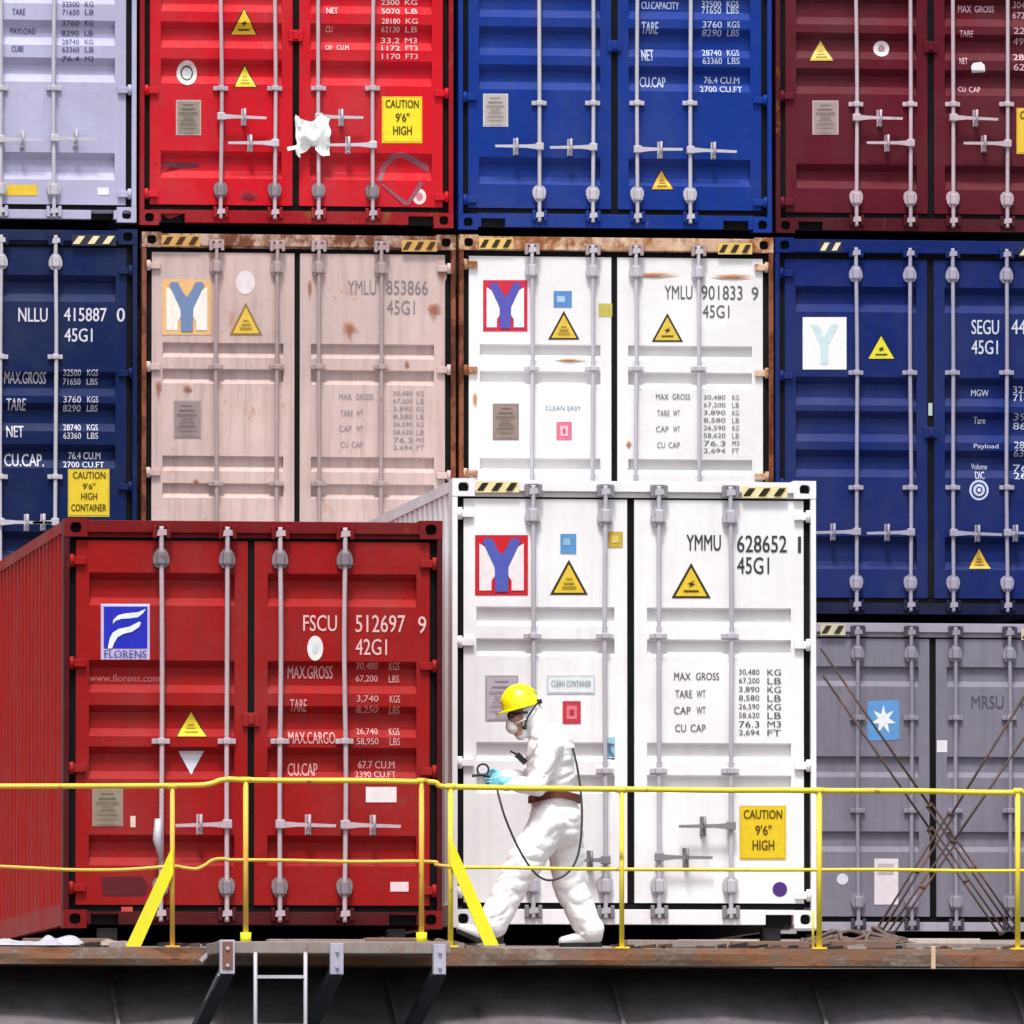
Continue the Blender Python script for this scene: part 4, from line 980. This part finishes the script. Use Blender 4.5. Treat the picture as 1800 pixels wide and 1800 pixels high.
# torso
ellip(bm, J(967, 1325), (43*k, 0.20, 56*k), 0.05); ellip(bm, J(968, 1365), (43*k, 0.185, 46*k)); ellip(bm, J(974, 1400), (43*k, 0.175, 34*k)); ellip(bm, J(978, 1443), (47*k, 0.185, 46*k))
ellip(bm, J(958, 1297), (30*k, 0.19, 24*k)); ellip(bm, J(985, 1320), (25*k, 0.15, 45*k)); ellip(bm, J(985, 1460), (37*k, 0.165, 34*k))
# neck, hooded head
limb(bm, J(955, 1290), J(932, 1262), 0.082, 0.08)
ellip(bm, J(926, 1250), (0.102, 0.085, 0.115), -0.25); ellip(bm, J(936, 1262), (0.085, 0.088, 0.10))
ellip(bm, J(911, 1265), (0.068, 0.062, 0.085), -0.3)       # face
limb(bm, J(905, 1277), J(916, 1290), 0.036, 0.045)         # chin and jaw
limb(bm, J(901, 1262), J(893, 1272), 0.012, 0.018)         # nose
limb(bm, J(899, 1281), J(902, 1284), 0.013, 0.016)         # lips
# arms
def arm(dy, s_, e, w_):
    limb(bm, s_, e, 0.088, 0.068); limb(bm, e, w_, 0.066, 0.048)
arm(-1, J(966, 1311, -0.19), J(946, 1382, -0.23), J(893, 1378, -0.14))
arm(1, J(956, 1311, 0.18), J(936, 1372, 0.22), J(885, 1366, 0.08))
# legs: far leg stretched forward, near leg behind
def leg(dy, a, b_, c_, ra=0.128, rb=0.108, rc=0.098):
    limb(bm, a, b_, ra, rb); limb(bm, b_, c_, rb, rc)
leg(-1, J(966, 1445, -0.09), J(905, 1545, -0.11), J(866, 1624, -0.10), 0.135)
leg(1, J(990, 1450, 0.09), J(1000, 1555, 0.10), J(1035, 1632, 0.09), 0.135)
limb(bm, J(950, 1470, -0.09), J(900, 1548, -0.11), 0.12, 0.092)
me = remesh(bm, 'body', 0.010, 4)
for v in me.vertices:
    c_ = v.co; rg = lambda p: (1-min(1, abs(noise.noise(p))*2.6))**2
    n_ = noise.noise(c_*4)*0.010 - 0.010*rg(Vector((c_.x*3+c_.z*3, c_.y*3, c_.z*8-c_.x*4))) - 0.008*rg(Vector((c_.x*5-c_.z*5+7, c_.y*4, c_.z*6+c_.x*5))) + 0.006
    f = J(911, 1265)
    if (v.co-f).length > 0.14: v.co += v.normal*n_
me.materials.append(SUIT); me.materials.append(SKIN)
fc = J(902, 1268)
for p in me.polygons:
    c = p.center
    if c.x < J(917, 1265).x and J(905, 1293).z < c.z < J(905, 1238).z and abs(c.y) < 0.09: p.material_index = 1
body = link('body', me, man)
# hard hat: dome, brim, ridge
hb = bmesh.new(); bmesh.ops.create_uvsphere(hb, u_segments=32, v_segments=20, radius=1)
bmesh.ops.bisect_plane(hb, geom=hb.verts[:]+hb.edges[:]+hb.faces[:], plane_co=(0, 0, -0.05), plane_no=(0, 0, 1), clear_inner=True)
for v in hb.verts: v.co = Vector((v.co.x*0.122, v.co.y*0.108, v.co.z*0.135))
br = bmesh.new()
ring = []
for i in range(32):
    a = 2*math.pi*i/32; ca, sa = math.cos(a), math.sin(a); e = 1.05+(0.34*max(0, -ca)**2)
    ring.append(((0.118*ca, 0.104*sa), (0.122*ca*e, 0.110*sa*(1.04+.06*max(0, -ca)))))
for i in range(32):
    j = (i+1) % 32
    for z1, z2 in ((-0.004, -0.010), (-0.013, -0.019)):
        br.faces.new([br.verts.new((*ring[i][0], z1)), br.verts.new((*ring[j][0], z1)), br.verts.new((*ring[j][1], z2)), br.verts.new((*ring[i][1], z2))])
    br.faces.new([br.verts.new((*ring[i][1], -0.010)), br.verts.new((*ring[j][1], -0.010)), br.verts.new((*ring[j][1], -0.019)), br.verts.new((*ring[i][1], -0.019))])
m = MB(); m.join(hb, True); m.join(br)
for oy in (-0.03, 0, 0.03):
    m.tube([(0.125*math.cos(a), oy, 0.137*math.sin(a)*math.sqrt(1-(oy/0.108)**2)) for a in [math.radians(20+140*i/12) for i in range(13)]], 0.006, 6)
HAT, t, b = newmat('yellow_hard_hat'); b.inputs['Base Color'].default_value = (0.86, 0.80, 0.01, 1); b.inputs['Roughness'].default_value = 0.32
hat = m.build('hard_hat', HAT, man); hat.location = J(915, 1240); hat.rotation_euler = (0, math.radians(-16), 0)
DK = paint('dark_strap', (0.014, 0.012, 0.018), 0, 0.2, 0.5, bump=0)
m = MB(); m.tube([J(947, 1233, -0.085), J(938, 1245, -0.105), J(927, 1262, -0.095), J(921, 1282, -0.055)], 0.006, 6); m.tube([J(948, 1229, -0.06), J(949, 1237, -0.06)], 0.016, 8); m.tube([J(922, 1276, -0.07), J(922, 1282, -0.07)], 0.014, 8)
m.build('chin_strap', DK, man)
GL, t, b = newmat('violet_goggles'); b.inputs['Base Color'].default_value = (0.03, 0.012, 0.05, 1); b.inputs['Roughness'].default_value = 0.12
gb = bmesh.new()
for dy in (-0.034, 0.034): ellip(gb, J(899, 1257, dy), (0.030, 0.036, 0.024), -0.2)
m = MB(); m.join(gb, True); m.tube([J(902, 1256, -0.055), J(915, 1253, -0.083), J(928, 1252, -0.092)], 0.008, 6); m.tube([J(902, 1256, 0.055), J(915, 1253, 0.083)], 0.008, 6); m.build('goggles', GL, man)
mk = bmesh.new(); ellip(mk, J(902, 1277), (0.050, 0.050, 0.052), -0.3); ellip(mk, J(898, 1273), (0.032, 0.036, 0.036), -0.3)
m = MB(); m.join(mk, True); m.tube([J(903, 1274, -0.045), J(915, 1268, -0.075), J(928, 1262, -0.088)], 0.004, 6); m.build('face_mask', SUIT, man)
# belt
BELT = paint('brown_belt', (0.13, 0.035, 0.022), 0, 0.3, 0.6, bump=0.2)
m = MB(); n = 40; pr = []
for i in range(n):
    a = 2*math.pi*i/n; ca, sa = math.cos(a), math.sin(a)
    c = J(975, 1401); droop = -0.030*(abs(ca)**1.5)
    pr.append((Vector((c.x+ca*0.172, c.y+sa*0.190, c.z+0.012+droop)), Vector((ca, sa, 0))))
for i in range(n):
    (p, d), (q_, e) = pr[i], pr[(i+1) % n]; u = Vector((0, 0, 0.024))
    m.face([p-u, q_-u, q_+u, p+u]); m.face([p-u-d*.02, q_-u-e*.02, q_+u-e*.02, p+u-d*.02]); m.face([p+u, q_+u, q_+u-e*.02, p+u-d*.02]); m.face([p-u, q_-u, q_-u-e*.02, p-u-d*.02])
m.build('belt', BELT, man)
# boots
BOOT = paint('white_boot', (0.72, 0.71, 0.72), 0, 0.3, 0.6); SOLE = paint('black_sole', (0.012, 0.012, 0.014), 0, 0.2, 0.7)
def boot(ank, heel, toe, dy):
    b_ = bmesh.new(); A, H_, T = J(*ank, dy), J(*heel, dy), J(*toe, dy)
    up = (Vector((0, 0, 1))-(T-H_).normalized()*((T-H_).normalized().z)).normalized()
    limb(b_, A, H_+up*0.075+(T-H_)*0.16, 0.080, 0.062)
    for i in range(9):
        t_ = i/8; c = H_+(T-H_)*(0.16+0.76*t_)+up*(0.064-0.030*t_); r = 0.058-0.024*t_
        a = bmesh.ops.create_icosphere(b_, subdivisions=2, radius=r); bmesh.ops.translate(b_, verts=a['verts'], vec=c)
    bt = link('boot', remesh(b_, 'boot', 0.01, 3), man); bt.data.materials.append(BOOT)
    m = MB(); d = (T-H_); sd = Vector((0, 1, 0)); pts = []
    for t_, w_ in ((-.02, .030), (.06, .044), (.25, .046), (.45, .040), (.7, .052), (.9, .044), (1.0, .022)): pts.append((H_+d*t_, w_))
    top = [p+sd*w_+up*.022 for p, w_ in pts]+[p-sd*w_+up*.022 for p, w_ in pts[::-1]]; bot = [v-up*.026 for v in top]
    for i in range(len(top)):
        j = (i+1) % len(top); m.face([top[i], top[j], bot[j], bot[i]])
    m.face(top); m.face(bot[::-1]); m.build('sole', SOLE, bt)
def deckpx(px, dy):                                            # photo row where the deck lies under this column
    Y = YM+dy; z = zdeck(Y); a, b_ = 1500.0, 1800.0
    for _ in range(40):
        c = (a+b_)/2
        if at(px, c, Y).z > z: a = c
        else: b_ = c
    return a
d1 = deckpx(850, -0.10); d2 = deckpx(1030, 0.09)
boot((864, 1618), (856, d1-1), (802, d1-26), -0.10)
boot((1036, 1626), (1056, d2-1), (984, d2-1), 0.09)
# gloves: palm, four fingers curled round the cable, thumb from the side of the palm
GLOVE = paint('cyan_glove', (0.20, 0.56, 0.70), 0, 0.3, 0.6, bump=0.3)
def glove(wx, wy, dy, sgn):
    b_ = bmesh.new(); wv = J(wx, wy, dy); f = Vector((-1, 0, -0.05)).normalized(); s_ = Vector((0, sgn, 0)); u = Vector((0, 0, 1))
    limb(b_, wv+f*-.02, wv+f*.03, 0.040, 0.036)
    for i in range(5): limb(b_, wv+f*.03+u*(-.028+.014*i), wv+f*.085+u*(-.030+.015*i), 0.017, 0.015)
    for i, ln in enumerate((.050, .062, .068, .060)):
        kn = wv+f*.088+u*(-.030+.0195*i)
        a = kn+f*ln*.45+s_*.010; c = a+f*ln*.12+s_*.036; e = c-f*ln*.42+s_*.014
        limb(b_, kn, a, 0.0115, 0.0105); limb(b_, a, c, 0.0105, 0.010); limb(b_, c, e, 0.010, 0.009)
    th = wv+f*.038+u*.034; limb(b_, th, th+f*.034+u*.022+s_*.012, 0.014, 0.012); limb(b_, th+f*.034+u*.022+s_*.012, th+f*.062+u*.008+s_*.030, 0.012, 0.010)
    g_ = link('glove', remesh(b_, 'glove', 0.0045, 2), man); g_.data.materials.append(GLOVE)
glove(893, 1376, -0.14, 1); glove(884, 1366, 0.08, -1)
# black block with a thin stub on the chest, not identified
m = MB(); a, c = J(908, 1326, -0.13), J(924, 1341, -0.13); m.bar(a, c, 0.05, 0.035, Vector((0, 1, 0))); m.tube([a, J(897, 1320, -0.13)], 0.007, 6)
rd = m.build('chest_dark_piece', DK); rd.location = PF; tag(rd, 'small black block with a thin stub on the chest of the worker', 'radio')
# cable loop and hook held in the gloves
CAB = paint('dark_cable', (0.035, 0.03, 0.035), 0, 0.2, 0.5, bump=0)
m = MB()
m.tube(spline([J(872, 1378, -0.12), J(877, 1400, -0.2), J(889, 1440, -0.25), J(912, 1492, -0.28), J(938, 1532, -0.30), J(962, 1547, -0.30), J(990, 1540, -0.29), J(1010, 1518, -0.27), J(1020, 1482, -0.25), J(1023, 1430, -0.22), J(1020, 1385, -0.18), J(1014, 1345, -0.15), J(1007, 1315, -0.12)]), 0.0075, 7)
m.tube(spline([J(868, 1368, -0.05), J(848, 1362, -0.05), J(830, 1364, -0.05)], 6), 0.010, 7)
m.tube([J(849+10*math.cos(t_), 1353+10*math.sin(t_), -0.05) for t_ in [2*math.pi*i/20 for i in range(21)]], 0.007, 6, caps=False)
cb = m.build('cable_loop', CAB); cb.location = PF; tag(cb, 'thin dark cable looping from the gloved hands of the worker to his back', 'cable')
